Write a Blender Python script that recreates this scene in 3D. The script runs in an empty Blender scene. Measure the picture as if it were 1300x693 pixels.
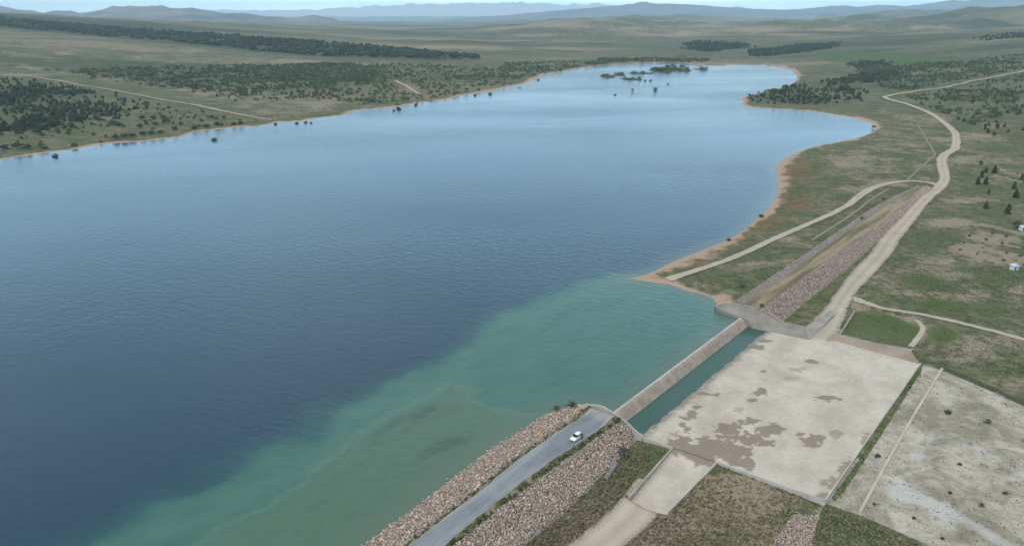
import bpy, bmesh, math, random
import numpy as np
from mathutils import Vector, Matrix, noise as mnoise

random.seed(7)
RNG = np.random.default_rng(11)
sc = bpy.context.scene
R = math.radians

# ------------------------------------------------------------------ camera, sky, sun, exposure
H = 95.0                                    # drone height above the lake, metres
FPX = 650 / math.tan(R(35))                 # focal length in photo pixels (photo 1300 wide)
PITCH = math.atan((346.5 - 22) / FPX)
cam_d = bpy.data.cameras.new("camera")
cam = bpy.data.objects.new("camera", cam_d)
sc.collection.objects.link(cam)
cam_d.sensor_fit = 'HORIZONTAL'
cam_d.angle = R(70)
cam_d.clip_start = 1.0
cam_d.clip_end = 120000
cam.location = (0, 0, H)
cam.rotation_euler = (math.pi / 2 - PITCH, 0, 0)
sc.camera = cam

SUN_EL, SUN_AZ = 52, 215                    # degrees, azimuth clockwise from +Y (behind, to the left)
world = bpy.data.worlds.new("World")
sc.world = world
world.use_nodes = True
wn, wl = world.node_tree.nodes, world.node_tree.links
wn.clear()
w_out = wn.new("ShaderNodeOutputWorld")
w_bg = wn.new("ShaderNodeBackground")
w_bg.inputs["Strength"].default_value = 0.15
w_sky = wn.new("ShaderNodeTexSky")
w_sky.sky_type = 'NISHITA'
w_sky.sun_disc = False
w_sky.sun_elevation = R(SUN_EL)
w_sky.sun_rotation = R(SUN_AZ)
w_sky.altitude = 1300
w_tc = wn.new("ShaderNodeTexCoord")
w_sep = wn.new("ShaderNodeSeparateXYZ")
wl.new(w_tc.outputs["Generated"], w_sep.inputs[0])
w_add = wn.new("ShaderNodeMath"); w_add.operation = 'ADD'; w_add.inputs[1].default_value = 0.12
w_max = wn.new("ShaderNodeMath"); w_max.operation = 'MAXIMUM'; w_max.inputs[1].default_value = 0.0
wl.new(w_sep.outputs[2], w_max.inputs[0]); wl.new(w_max.outputs[0], w_add.inputs[0])
w_div = wn.new("ShaderNodeVectorMath"); w_div.operation = 'DIVIDE'
w_cmb = wn.new("ShaderNodeCombineXYZ")
for i in range(3): wl.new(w_add.outputs[0], w_cmb.inputs[i])
wl.new(w_tc.outputs["Generated"], w_div.inputs[0]); wl.new(w_cmb.outputs[0], w_div.inputs[1])
w_noi = wn.new("ShaderNodeTexNoise")
w_noi.inputs["Scale"].default_value = 1.1; w_noi.inputs["Detail"].default_value = 6; w_noi.inputs["Roughness"].default_value = 0.55
wl.new(w_div.outputs[0], w_noi.inputs["Vector"])
w_rmp = wn.new("ShaderNodeMapRange")
w_rmp.inputs[1].default_value = 0.35; w_rmp.inputs[2].default_value = 0.7; w_rmp.inputs[3].default_value = 0.4; w_rmp.inputs[4].default_value = 0.95
wl.new(w_noi.outputs[0], w_rmp.inputs[0])
w_mix = wn.new("ShaderNodeMix"); w_mix.data_type = 'RGBA'
w_mix.inputs["B"].default_value = (4.3, 5.75, 6.5, 1)
w_el = wn.new("ShaderNodeMapRange"); w_el.interpolation_type = 'SMOOTHSTEP'
w_el.inputs[1].default_value = 0.15; w_el.inputs[2].default_value = 0.6
wl.new(w_max.outputs[0], w_el.inputs[0])
w_cl = wn.new("ShaderNodeMix"); w_cl.data_type = 'RGBA'
w_cl.inputs["A"].default_value = (3.5, 5.5, 7.0, 1); w_cl.inputs["B"].default_value = (5.75, 5.95, 5.85, 1)
wl.new(w_el.outputs[0], w_cl.inputs["Factor"]); wl.new(w_cl.outputs["Result"], w_mix.inputs["B"])
wl.new(w_rmp.outputs[0], w_mix.inputs["Factor"]); wl.new(w_sky.outputs[0], w_mix.inputs["A"])
w_hor = wn.new("ShaderNodeMapRange"); w_hor.interpolation_type = 'SMOOTHSTEP'   # overcast: bright thin cloud low down, greyer overhead
w_hor.inputs[1].default_value = 0.0; w_hor.inputs[2].default_value = 0.6; w_hor.inputs[3].default_value = 1.38; w_hor.inputs[4].default_value = 0.72
wl.new(w_max.outputs[0], w_hor.inputs[0])
w_hb = wn.new("ShaderNodeMapRange"); w_hb.interpolation_type = 'SMOOTHSTEP'
w_hb.inputs[1].default_value = 0.0; w_hb.inputs[2].default_value = 0.06; w_hb.inputs[3].default_value = 4.6; w_hb.inputs[4].default_value = 1.0
wl.new(w_max.outputs[0], w_hb.inputs[0])
w_hm = wn.new("ShaderNodeMath"); w_hm.operation = 'MULTIPLY'
wl.new(w_hor.outputs[0], w_hm.inputs[0]); wl.new(w_hb.outputs[0], w_hm.inputs[1])
w_mul = wn.new("ShaderNodeVectorMath"); w_mul.operation = 'SCALE'
wl.new(w_mix.outputs["Result"], w_mul.inputs[0]); wl.new(w_hm.outputs[0], w_mul.inputs["Scale"])
wl.new(w_mul.outputs[0], w_bg.inputs["Color"]); wl.new(w_bg.outputs[0], w_out.inputs["Surface"])

sun_d = bpy.data.lights.new("sun", 'SUN')
sun_d.energy = 1.5
sun_d.angle = R(11)
sun_d.color = (1.0, 0.94, 0.85)
sun = bpy.data.objects.new("sun", sun_d)
sc.collection.objects.link(sun)
sv = Vector((math.sin(R(SUN_AZ)) * math.cos(R(SUN_EL)), math.cos(R(SUN_AZ)) * math.cos(R(SUN_EL)), math.sin(R(SUN_EL))))
sun.rotation_euler = sv.to_track_quat('Z', 'Y').to_euler()
sun.location = (-200, -200, 400)

sc.view_settings.view_transform = 'Standard'
sc.view_settings.look = 'None'
sc.view_settings.gamma = 1
sc.view_settings.use_curve_mapping = False
sc.view_settings.exposure = 0.43
sc.cycles.use_denoising = True
sc.cycles.max_bounces = 6
sc.cycles.volume_bounces = 2
sc.cycles.diffuse_bounces = 2
sc.cycles.glossy_bounces = 2

# ------------------------------------------------------------------ helpers: pixels to points, noise, distances
cP, sP = math.cos(PITCH), math.sin(PITCH)

def un(px, py, z=0.0):
    """photo pixel -> world (x, y) on the level z"""
    px = np.asarray(px, float); py = np.asarray(py, float)
    u = (px - 650) / FPX; v = -(py - 346.5) / FPX
    dz = -sP + v * cP
    t = (z - H) / dz
    return np.stack([u * t, (cP + v * sP) * t], -1)

def proj(x, y, z):
    yd = y * cP - (z - H) * sP
    zd = y * sP + (z - H) * cP
    return 650 + FPX * x / yd, 346.5 - FPX * zd / yd

def P3(px, py, z):
    a = un(px, py, z)
    return Vector((float(a[0]), float(a[1]), z))

def _hash(ix, iy, seed):
    h = (ix.astype(np.int64) * 374761393 + iy.astype(np.int64) * 668265263 + seed * 1274126177) & 0xFFFFFFFF
    h = ((h ^ (h >> 13)) * 1274126177) & 0xFFFFFFFF
    return ((h ^ (h >> 16)) & 0xFFFF) / 65535.0

def vnoise(x, y, seed=0):
    ix = np.floor(x); iy = np.floor(y)
    fx = x - ix; fy = y - iy
    fx = fx * fx * fx * (fx * (fx * 6 - 15) + 10); fy = fy * fy * fy * (fy * (fy * 6 - 15) + 10)
    a = _hash(ix, iy, seed); b = _hash(ix + 1, iy, seed); c = _hash(ix, iy + 1, seed); d = _hash(ix + 1, iy + 1, seed)
    return (a * (1 - fx) + b * fx) * (1 - fy) + (c * (1 - fx) + d * fx) * fy

def fbm(x, y, octv=4, seed=0):
    x = np.asarray(x, float); y = np.asarray(y, float)
    s = 0; a = 0.5; t = 0
    for k in range(octv):
        s = s + a * vnoise(x * 2 ** k + 17.3 * k, y * 2 ** k - 9.1 * k, seed + k); t += a; a *= 0.5
    return s / t

def sstep(a, b, x):
    t = np.clip((x - a) / (b - a), 0, 1)
    return t * t * (3 - 2 * t)

def seg_dist(x, y, pts, closed=False):
    """distance to a polyline, signed + to its right; also the arc length at the foot"""
    best = np.full(x.shape, 1e18); sign = np.ones(x.shape); along = np.zeros(x.shape)
    n = len(pts); L = 0.0
    for i in range(n if closed else n - 1):
        ax, ay = pts[i]; bx, by = pts[(i + 1) % n]
        dx, dy = bx - ax, by - ay; l2 = dx * dx + dy * dy
        if l2 < 1e-9: continue
        t = np.clip(((x - ax) * dx + (y - ay) * dy) / l2, 0, 1)
        ex = x - ax - t * dx; ey = y - ay - t * dy
        d2 = ex * ex + ey * ey
        m = d2 < best
        best = np.where(m, d2, best)
        sg = np.where((x - ax) * dy - (y - ay) * dx >= 0, 1.0, -1.0)
        sign = np.where(m, sg, sign)
        along = np.where(m, L + t * math.sqrt(l2), along)
        L += math.sqrt(l2)
    return np.sqrt(best), sign, along

def inside(x, y, pts):
    c = np.zeros(x.shape, bool); n = len(pts); j = n - 1
    for i in range(n):
        xi, yi = pts[i]; xj, yj = pts[j]
        if yi != yj:
            m = ((yi > y) != (yj > y)) & (x < (xj - xi) * (y - yi) / (yj - yi) + xi)
            c ^= m
        j = i
    return c

def poly_sd(x, y, pts):
    d, _, _ = seg_dist(x, y, pts, True)
    return np.where(inside(x, y, pts), -d, d)

# ------------------------------------------------------------------ helpers: meshes, tags, materials
def link(o):
    sc.collection.objects.link(o); return o

def np_mesh(name, V, F, mats, parent=None, smooth=False, attrs=None, mi=None, loc=None):
    V = np.asarray(V, np.float32); F = np.asarray(F, np.int32)
    k = F.shape[1]
    me = bpy.data.meshes.new(name)
    me.vertices.add(len(V)); me.vertices.foreach_set("co", V.ravel())
    me.loops.add(F.size); me.loops.foreach_set("vertex_index", F.ravel())
    me.polygons.add(len(F))
    me.polygons.foreach_set("loop_start", np.arange(0, F.size, k, dtype=np.int32))
    me.polygons.foreach_set("loop_total", np.full(len(F), k, np.int32))
    if mi is not None: me.polygons.foreach_set("material_index", np.asarray(mi, np.int32))
    me.polygons.foreach_set("use_smooth", np.full(len(F), smooth, bool))
    for a, v in (attrs or {}).items():
        at = me.attributes.new(a, 'FLOAT', 'POINT'); at.data.foreach_set("value", np.asarray(v, np.float32))
    me.update(calc_edges=True); me.validate()
    for m in (mats if isinstance(mats, (list, tuple)) else [mats]): me.materials.append(m)
    o = link(bpy.data.objects.new(name, me))
    if parent: o.parent = parent
    if loc is not None: o.location = loc
    return o

def bm_obj(name, bm, mats, parent=None, smooth=False, loc=None):
    me = bpy.data.meshes.new(name)
    bmesh.ops.recalc_face_normals(bm, faces=bm.faces)
    bm.to_mesh(me); bm.free()
    for p in me.polygons: p.use_smooth = smooth
    for m in (mats if isinstance(mats, (list, tuple)) else [mats]): me.materials.append(m)
    o = link(bpy.data.objects.new(name, me))
    if parent: o.parent = parent
    if loc is not None: o.location = loc
    return o

def tag(o, label=None, cat=None, group=None, kind=None):
    if label: o["label"] = label
    if cat: o["category"] = cat
    if group: o["group"] = group
    if kind: o["kind"] = kind
    return o

def empty(name, loc=(0, 0, 0), rz=0):
    o = link(bpy.data.objects.new(name, None)); o.location = loc; o.rotation_euler = (0, 0, rz); o.empty_display_size = 0.3
    return o

def copy_tree(o, parent=None):
    c = o.copy(); link(c); c.parent = parent
    for ch in list(o.children): copy_tree(ch, c)
    return c

class NT:
    """small node-tree writer"""
    def __init__(s, name, rough=0.9, spec=0.2):
        s.m = bpy.data.materials.new(name); s.m.use_nodes = True
        s.n = s.m.node_tree.nodes; s.l = s.m.node_tree.links
        s.b = s.n["Principled BSDF"]
        s.b.inputs["Roughness"].default_value = rough
        s.b.inputs["Specular IOR Level"].default_value = spec
        s.geo = s.n.new("ShaderNodeNewGeometry")
        s.tc = s.n.new("ShaderNodeTexCoord")
        s.pos = s.geo.outputs["Position"]
    def put(s, sock, v):
        if hasattr(v, "is_output"): s.l.new(v, sock)
        elif isinstance(v, (tuple, list)): sock.default_value = tuple(v) + ((1,) if len(v) == 3 and sock.type == 'RGBA' else ())
        else: sock.default_value = v
    def noise(s, scale, detail=4, rough=0.55, vec=None, stretch=None, dist=0):
        t = s.n.new("ShaderNodeTexNoise"); t.inputs["Scale"].default_value = scale
        t.inputs["Detail"].default_value = detail; t.inputs["Roughness"].default_value = rough; t.inputs["Distortion"].default_value = dist
        v = vec or s.pos
        if stretch:
            mp = s.n.new("ShaderNodeMapping"); mp.vector_type = 'TEXTURE'; mp.inputs["Scale"].default_value = [1 / q for q in stretch[:3]]
            if len(stretch) > 3: mp.inputs["Rotation"].default_value = (0, 0, stretch[3])
            s.l.new(v, mp.inputs[0]); v = mp.outputs[0]
        s.l.new(v, t.inputs["Vector"]); return t.outputs[0]
    def voro(s, scale, feat='F1', out="Distance", vec=None):
        t = s.n.new("ShaderNodeTexVoronoi"); t.feature = feat; t.inputs["Scale"].default_value = scale
        s.l.new(vec or s.pos, t.inputs["Vector"]); return t.outputs[out]
    def attr(s, name):
        a = s.n.new("ShaderNodeAttribute"); a.attribute_name = name; return a.outputs["Fac"]
    def rnd(s):
        return s.n.new("ShaderNodeObjectInfo").outputs["Random"]
    def math(s, op, a, b=0.0, c=None):
        m = s.n.new("ShaderNodeMath"); m.operation = op; s.put(m.inputs[0], a); s.put(m.inputs[1], b)
        if c is not None: s.put(m.inputs[2], c)
        return m.outputs[0]
    def ramp(s, x, a, b, lo=0.0, hi=1.0):
        m = s.n.new("ShaderNodeMapRange"); m.interpolation_type = 'SMOOTHSTEP'
        s.put(m.inputs[0], x); s.put(m.inputs[1], a); s.put(m.inputs[2], b); s.put(m.inputs[3], lo); s.put(m.inputs[4], hi); return m.outputs[0]
    def mix(s, f, a, b, mode='MIX'):
        m = s.n.new("ShaderNodeMix"); m.data_type = 'RGBA'; m.blend_type = mode
        s.put(m.inputs["Factor"], f); s.put(m.inputs["A"], a); s.put(m.inputs["B"], b); return m.outputs["Result"]
    def bump(s, h, strength=0.5, dist=0.1):
        b = s.n.new("ShaderNodeBump"); b.inputs["Strength"].default_value = strength; b.inputs["Distance"].default_value = dist
        s.l.new(h, b.inputs["Height"]); s.l.new(b.outputs[0], s.b.inputs["Normal"])
    def color(s, c): s.put(s.b.inputs["Base Color"], c)

def flat_mat(name, col, rough=0.6, spec=0.3, var=0.12, scale=3.0, metal=0.0):
    t = NT(name, rough, spec)
    n = t.noise(scale, 5, 0.6)
    t.color(t.mix(t.ramp(n, 0.3, 0.7), tuple(c * (1 - var) for c in col), tuple(min(1, c * (1 + var)) for c in col)))
    t.b.inputs["Metallic"].default_value = metal
    return t.m

# ------------------------------------------------------------------ plan of the place
SHORE_RIGHT = [(910, 386), (905, 378), (890, 373), (872, 369), (850, 361), (825, 357.5), (797, 353.5), (815, 350), (833, 343), (850, 334), (872, 325), (898, 315), (925, 304), (944, 292),
               (956, 281), (967, 273), (977, 262), (985, 250), (988, 238), (986, 226), (986, 212), (992, 203), (1003, 197), (1020, 190), (1042, 184), (1070, 179), (1092, 174), (1108, 168),
               (1113, 162), (1104, 156), (1085, 150), (1060, 146), (1025, 141), (990, 139), (955, 137), (940, 133), (946, 129), (938, 126), (952, 121), (975, 116), (1000, 110), (1012, 103), (1013, 96),
               (1006, 89), (990, 84.5), (965, 82), (930, 82.5), (905, 83.5), (880, 82), (858, 79.5), (830, 80.5), (800, 82), (770, 83), (745, 85.5)]
SHORE_LEFT = [(730, 88), (710, 92), (690, 95), (678, 101), (665, 107), (640, 112), (612, 118), (590, 121), (560, 128), (530, 131), (502, 136), (480, 138), (452, 141), (433, 147), (405, 150), (383, 154), (350, 156),
              (330, 160), (300, 162), (272, 165), (245, 168), (232, 174), (205, 177), (180, 180), (145, 182), (120, 185), (95, 190), (75, 192), (50, 196), (20, 200), (0, 203)]
LAKE = [tuple(p) for p in un([p[0] for p in SHORE_RIGHT], [p[1] for p in SHORE_RIGHT])]
LAKE += [tuple(p) for p in un([p[0] for p in SHORE_LEFT], [p[1] for p in SHORE_LEFT])]
LAKE += [(-470, 470), (-640, 400), (-760, 250), (-700, 50), (-420, -80), (-190, -80)]
US_TOE = [tuple(un(x, y)) for x, y in [(461, 692), (541, 634), (625, 569), (690, 528), (706, 520)]]
UDIR = np.array([0.629, 0.777]); NDIR = np.array([0.777, -0.629])
LAKE += [tuple(np.array(US_TOE[0]) - UDIR * 170)] + US_TOE
WEIR_A, WEIR_B = un(778, 523, 0.6), un(940, 402.5, 0.6)
LAKE += [tuple(un(748, 513)), tuple(WEIR_A), tuple(WEIR_B)]
AXIS = [tuple(WEIR_A - UDIR * 330), tuple(WEIR_A), tuple(WEIR_B), tuple(un(957, 387, 3)), tuple(un(1100, 286, 3)), tuple(un(1176, 237, 3)), tuple(un(1240, 190, 3))]

ISLES = [(772, 97.5, 9, 2.2), (787, 95.5, 8, 1.6), (802, 101, 14, 1.8), (815, 93.5, 18, 1.3), (838, 90.5, 14, 2.6), (858, 88, 16, 3.2), (890, 88.5, 9, 1.6), (660, 112, 3, 1), (803, 115.8, 2.5, .9), (832, 114.8, 3, 1)]
ISLE_W = []
for px, py, rx, ry in ISLES:
    c = un(px, py); a = un(px + rx, py); b = un(px, py - ry)
    ISLE_W.append((c[0], c[1], a[0] - c[0], max(4.0, b[1] - c[1])))

RISE_T = np.array([-1.7, -1.1, -.66, -.51, -.33, -.155, 0, .2, .35, .48, .66, 1.1, 1.7])
RISE_Z = np.array([120, 105, 90, 68, 44, 22, 6, 2, 8, 24, 58, 95, 110.])

def height(x, y, full=False):
    x = np.asarray(x, float); y = np.asarray(y, float)
    d = poly_sd(x, y, LAKE)
    ax, sg, al = seg_dist(x, y, AXIS)
    s = ax * sg
    Lw = 330
    nz = fbm(x / 14, y / 14, 3, 3) - 0.5
    near_dam = 1 - sstep(0, 25, np.minimum(ax, 60))
    dj = d + nz * np.clip(np.abs(d), 0, 9) * 0.9 * (1 - near_dam)
    r = np.hypot(x, y)
    T = x / np.maximum(y, 1)
    dl = np.maximum(dj, 0)
    land = 0.9 * (1 - np.exp(-dl / 9)) + 0.012 * np.minimum(dl, 900)
    land += (fbm(x / 90, y / 90, 4, 5) - 0.5) * np.clip(dl * 0.03, 0, 4.5)
    land += (fbm(x / 420, y / 420, 4, 9) - 0.45) * np.clip(dl * 0.03, 0, 22) * sstep(300, 1200, r)
    land += np.interp(T, RISE_T, RISE_Z) * sstep(700, 3300, r)
    land += (fbm(x / 1500 + 3, y / 1500, 4, 21) - 0.5) * 36 * sstep(1700, 5000, r)
    land += np.maximum(fbm(x / 900 + 7, y / 700, 5, 27) - 0.45, -.06) * 270 * sstep(2300, 3900, r) * sstep(-.12, .12, T)
    land = np.maximum(land, 0.05 + dl * 0.004)
    wds = sstep(-1.5, 2.5, s) * (1 - sstep(Lw + 150, Lw + 320, al)) * (1 - sstep(90, 420, s))
    low = -2.25 + (fbm(x / 22, y / 22, 4, 15) - 0.5) * 0.5 * sstep(6, 25, s)
    dv, _, _ = seg_dist(x, y, VALLEY)
    low = low - 1.2 * sstep(152, 122, y) * sstep(4, 14, s) - 1.35 * np.exp(-(dv / 5.5) ** 2) * sstep(4, 12, s)      # falls away towards the stream bed
    z = land * (1 - wds) + low * wds
    bed = -0.05 - np.minimum(-np.minimum(dj, 0) * 0.14, 6)
    z = np.where((dj <= 0) & (s < 2), bed, z)
    for cx, cy, rx, ry in ISLE_W:
        q = ((x - cx) / rx) ** 2 + ((y - cy) / ry) ** 2
        q = q + (fbm(x / 12, y / 12, 2, 31) - .5) * .8
        z = np.where(q < 1.6, np.maximum(z, 0.9 * (1 - q)), z)
    for pts, lvl in CARVE:
        z = np.where(inside(x, y, pts), np.minimum(z, lvl), z)
    if full: return z, dj, s, al
    return z

CARVE = []
VALLEY = [tuple(un(x, y, -4.5)) for x, y in [(832, 640), (800, 662), (758, 696), (700, 745), (620, 810)]]

def ground_at(px, py):
    """march photo-pixel rays down to the terrain; returns (n,3)"""
    px = np.atleast_1d(np.asarray(px, float)); py = np.atleast_1d(np.asarray(py, float))
    u = (px - 650) / FPX; v = -(py - 346.5) / FPX
    D = np.stack([u, cP + v * sP, -sP + v * cP], -1)
    t = np.full(px.shape, 60.0); done = np.zeros(px.shape, bool)
    for k in range(260):
        z = height(D[:, 0] * t, D[:, 1] * t)
        gap = H + D[:, 2] * t - z
        done |= gap < 0.05
        step = np.clip(gap / np.maximum(-D[:, 2] + 0.05, 0.05), 0.02, 400) * 0.8
        t = np.where(done, t, np.minimum(t + step, 9000))
        if done.all(): break
    x = D[:, 0] * t; y = D[:, 1] * t
    return np.stack([x, y, height(x, y)], -1)

# footprints under the spillway's concrete, where the ground sheet drops out of sight
SLAB_Z = -2.0
slab_px = [(853, 567), (910, 586), (1026, 627.5), (1047, 635), (1168, 461), (1062, 432.5), (1026, 431), (993, 423.5), (967, 420.5), (953, 415.5), (947, 411), (790, 525), (816, 553)]
slab_w = [tuple(un(x, y, SLAB_Z)) for x, y in slab_px]
ctr = np.mean(np.array(slab_w), 0)
CARVE.append(([tuple(np.array(p) + (ctr - np.array(p)) * 0.012) for p in slab_w], -5.0))
CH_L0, CH_L1 = un(854, 567.5, -1.9), un(798, 631, -3.3)       # chute left wall top
CH_R0, CH_R1 = un(910, 586, -1.9), un(848, 649, -3.3)         # chute right wall top
CARVE.append(([tuple(CH_L0), tuple(CH_R0), tuple(CH_R1), tuple(CH_L1)], -7.0))

# ------------------------------------------------------------------ land materials
OL, DRY, SOIL = (0.104, 0.134, 0.054), (0.255, 0.218, 0.142), (0.270, 0.215, 0.155)
def land_mat():
    t = NT("rangeland", 0.95, 0.1)
    big = t.noise(0.0045, 5, 0.6, stretch=(1, .55, 1))
    mid = t.noise(0.045, 6, 0.62)
    sml = t.noise(0.33, 6, 0.68)
    fin = t.noise(1.9, 5, 0.72)
    c = t.mix(t.ramp(mid, 0.35, 0.68), OL, DRY)
    c = t.mix(t.ramp(big, 0.42, 0.62, 0, .55), c, (0.115, 0.125, 0.072))
    c = t.mix(t.ramp(sml, .38, .60, .7, 0), c, (0.052, 0.070, 0.028))
    far = t.noise(0.0018, 5, .6, stretch=(.45, 1, 1)); ffac = t.attr("farness")
    c = t.mix(t.math('MULTIPLY', t.ramp(far, .50, .60), t.math('MULTIPLY', ffac, .9)), c, (0.29, 0.235, 0.16))
    c = t.mix(t.math('MULTIPLY', t.ramp(far, .46, .38), t.math('MULTIPLY', ffac, .85)), c, (0.050, 0.068, 0.036))
    # bare soil where 'soil' attribute or noise says so
    sa = t.math('ADD', t.math('MULTIPLY', t.math('SUBTRACT', sml, 0.5), 1.3), t.math('MULTIPLY', t.math('SUBTRACT', mid, 0.5), 1.2))
    sa = t.math('ADD', sa, t.math('MULTIPLY', t.math('SUBTRACT', fin, 0.5), 0.9))
    soil = t.ramp(t.math('ADD', sa, t.math('MULTIPLY', t.attr("soil"), .8)), 0.34, 0.66)
    c = t.mix(t.math('MULTIPLY', soil, 0.85), c, t.mix(fin, (0.25, 0.20, 0.145), (0.41, 0.335, 0.25)))
    gr = t.ramp(t.math('ADD', t.math('ADD', t.math('MULTIPLY', t.math('SUBTRACT', sml, .5), 1.2), t.math('MULTIPLY', t.math('SUBTRACT', fin, .5), .7)), t.attr("green")), 0.28, 0.68)
    c = t.mix(t.math('MULTIPLY', gr, .9), c, t.mix(fin, (0.058, 0.098, 0.026), (0.110, 0.155, 0.045)))
    ru = t.ramp(t.math('ADD', t.math('ADD', t.math('MULTIPLY', t.math('SUBTRACT', sml, .5), 1.9), t.math('MULTIPLY', t.math('SUBTRACT', mid, .5), 1.4)), t.attr("rust")), 0.35, 0.8)
    c = t.mix(t.math('MULTIPLY', ru, .75), c, (0.20, 0.125, 0.06))
    wd = t.ramp(t.math('ADD', t.math('MULTIPLY', t.math('SUBTRACT', mid, .5), 1.0), t.attr("wood")), 0.3, 0.8)
    c = t.mix(t.math('MULTIPLY', wd, .8), c, (0.060, 0.072, 0.046))
    pl = t.ramp(t.math('ADD', t.math('MULTIPLY', t.math('SUBTRACT', sml, .5), .5), t.attr("pale")), 0.3, 0.62)
    pn = t.noise(0.11, 6, 0.65, dist=.6)
    pc = t.mix(t.ramp(pn, 0.35, 0.68), (0.26, 0.235, 0.175), (0.52, 0.47, 0.39))
    pc = t.mix(t.ramp(t.noise(.5, 4, .7), .52, .72, 0, .7), pc, (0.14, 0.13, 0.09))
    c = t.mix(pl, c, pc)
    ch = t.ramp(t.math('ADD', t.math('MULTIPLY', t.math('SUBTRACT', pn, .5), .8), t.attr("chalk")), 0.3, 0.75)
    c = t.mix(t.math('MULTIPLY', ch, .8), c, (0.50, 0.50, 0.48))
    be = t.ramp(t.math('ADD', t.math('MULTIPLY', t.math('SUBTRACT', sml, .5), .6), t.attr("beach")), 0.35, 0.7)
    c = t.mix(be, c, t.mix(fin, (0.33, 0.215, 0.15), (0.50, 0.37, 0.28)))
    lt = t.noise(.8, 5, .75)
    c = t.mix(t.math('MULTIPLY', t.ramp(lt, .54, .68, 0, .6), t.math('SUBTRACT', 1.0, gr)), c, (0.33, 0.28, 0.205))
    # tussock speckle
    sp = t.math('MULTIPLY', t.ramp(t.noise(2.2, 3, .7), 0.42, 0.66), t.math('SUBTRACT', 1.0, t.math('MULTIPLY', t.math('ADD', pl, be), 0.6)))
    c = t.mix(t.math('MULTIPLY', sp, .75), c, t.mix(0.6, c, (0.018, 0.026, 0.010)))
    t.color(c)
    t.bump(t.math('ADD', fin, t.math('MULTIPLY', sml, 3.0)), 0.5, 0.25)
    return t.m
M_LAND = land_mat()

# ------------------------------------------------------------------ ground sheet
cols = np.concatenate([np.linspace(-2.4, -0.9, 60, endpoint=False), np.linspace(-0.9, 0.9, 1130), np.linspace(0.9, 2.4, 61)[1:]])
rows = [60.0]
while rows[-1] < 9500:
    Y = rows[-1]
    rows.append(Y + min(max(0.38, Y * Y * 1.5e-5), Y * .02, 60))
rows = np.array(rows)
T2, Y2 = np.meshgrid(cols, rows)
GX, GY = T2 * Y2, Y2
shp = GX.shape
gz, gd, gs, gal = [a.reshape(shp) for a in height(GX.ravel(), GY.ravel(), True)]
GPX, GPY = proj(GX, GY, gz)
nzA = fbm(GX / 30, GY / 30, 4, 41) - 0.5
nzB = fbm(GX / 6, GY / 6, 3, 47) - 0.5
edge_px = nzA * 16 * np.clip(GPY / 300, .15, 1.2)
def reg(pts, soft=6.0, jit=1.0):
    """coverage of a patch of ground whose outline is known from the photo, with a ragged edge"""
    m = (GPX > min(p[0] for p in pts) - 40) & (GPX < max(p[0] for p in pts) + 40) & (GPY > min(p[1] for p in pts) - 40) & (GPY < max(p[1] for p in pts) + 40)
    out = np.zeros(shp); 
    if m.any():
        dd = poly_sd(GPX[m], GPY[m], pts) + edge_px[m] * jit
        out[m] = 1 - sstep(-soft, soft, dd)
    return out
def blob(px, py, rx, ry):
    q = ((GPX - px) / rx) ** 2 + ((GPY - py) / ry) ** 2
    return np.exp(-q)
def line_cov(pts, w):
    m = (GPX > min(p[0] for p in pts) - 40) & (GPX < max(p[0] for p in pts) + 40) & (GPY > min(p[1] for p in pts) - 40) & (GPY < max(p[1] for p in pts) + 40)
    out = np.zeros(shp)
    if m.any():
        dd, _, _ = seg_dist(GPX[m], GPY[m], pts); out[m] = np.exp(-(dd / w) ** 2)
    return out
def gridz(x, y):
    """height of the ground mesh itself"""
    x = np.asarray(x, float); y = np.asarray(y, float); T = x / np.maximum(y, 1)
    r = np.clip(np.searchsorted(rows, y) - 1, 0, len(rows) - 2); c = np.clip(np.searchsorted(cols, T) - 1, 0, len(cols) - 2)
    fr = np.clip((y - rows[r]) / (rows[r + 1] - rows[r]), 0, 1); fc = np.clip((T - cols[c]) / (cols[c + 1] - cols[c]), 0, 1)
    return (gz[r, c] * (1 - fc) + gz[r, c + 1] * fc) * (1 - fr) + (gz[r + 1, c] * (1 - fc) + gz[r + 1, c + 1] * fc) * fr
soil = np.zeros(shp); green = np.zeros(shp); pale = np.zeros(shp); rust = np.zeros(shp); wood = np.zeros(shp); chalk = np.zeros(shp)
soil += 0.26
for b in [(720, 33, 40, 2.5), (800, 37, 40, 2.5), (870, 41, 30, 2.5), (960, 38, 50, 3), (1000, 45, 40, 2), (1060, 38, 40, 2.5), (900, 33, 40, 2), (1180, 36, 50, 3), (680, 45, 40, 2), (560, 60, 50, 2)]: soil += .75 * blob(*b)
# left bank
soil += .30 * reg([(190, 105), (330, 150), (430, 140), (360, 118), (240, 108), (120, 92), (60, 92)], 6)
soil += .25 * reg([(0, 45), (320, 66), (420, 78), (330, 85), (100, 90), (0, 92)], 6) * (fbm(GX / 200, GY / 60, 3, 77) > .5)
for b in [(80, 68, 20, 3), (175, 73, 12, 2), (250, 64, 22, 3), (30, 95, 40, 2.5), (45, 87, 18, 1.5), (380, 78, 40, 3), (460, 82, 30, 2), (520, 112, 14, 7), (415, 128, 30, 8)]: soil += .5 * blob(*b)
green += .35 * reg([(330, 85), (520, 85), (640, 92), (600, 110), (480, 125), (400, 108), (340, 100)], 8)
green += .25 * reg([(0, 168), (60, 172), (150, 165), (230, 160), (200, 175), (60, 188), (0, 195)], 5)
wood += 1.3 * reg([(0, 20), (150, 33), (330, 47), (500, 60), (600, 70), (612, 76), (560, 77), (400, 72), (325, 66), (150, 49), (0, 36)], 3, .3)
wood += .45 * reg([(0, 100), (60, 106), (120, 122), (165, 140), (150, 150), (90, 162), (0, 168)], 6)
wood += .4 * reg([(90, 92), (330, 84), (480, 84), (470, 100), (330, 106), (240, 108), (180, 104)], 5)
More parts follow.
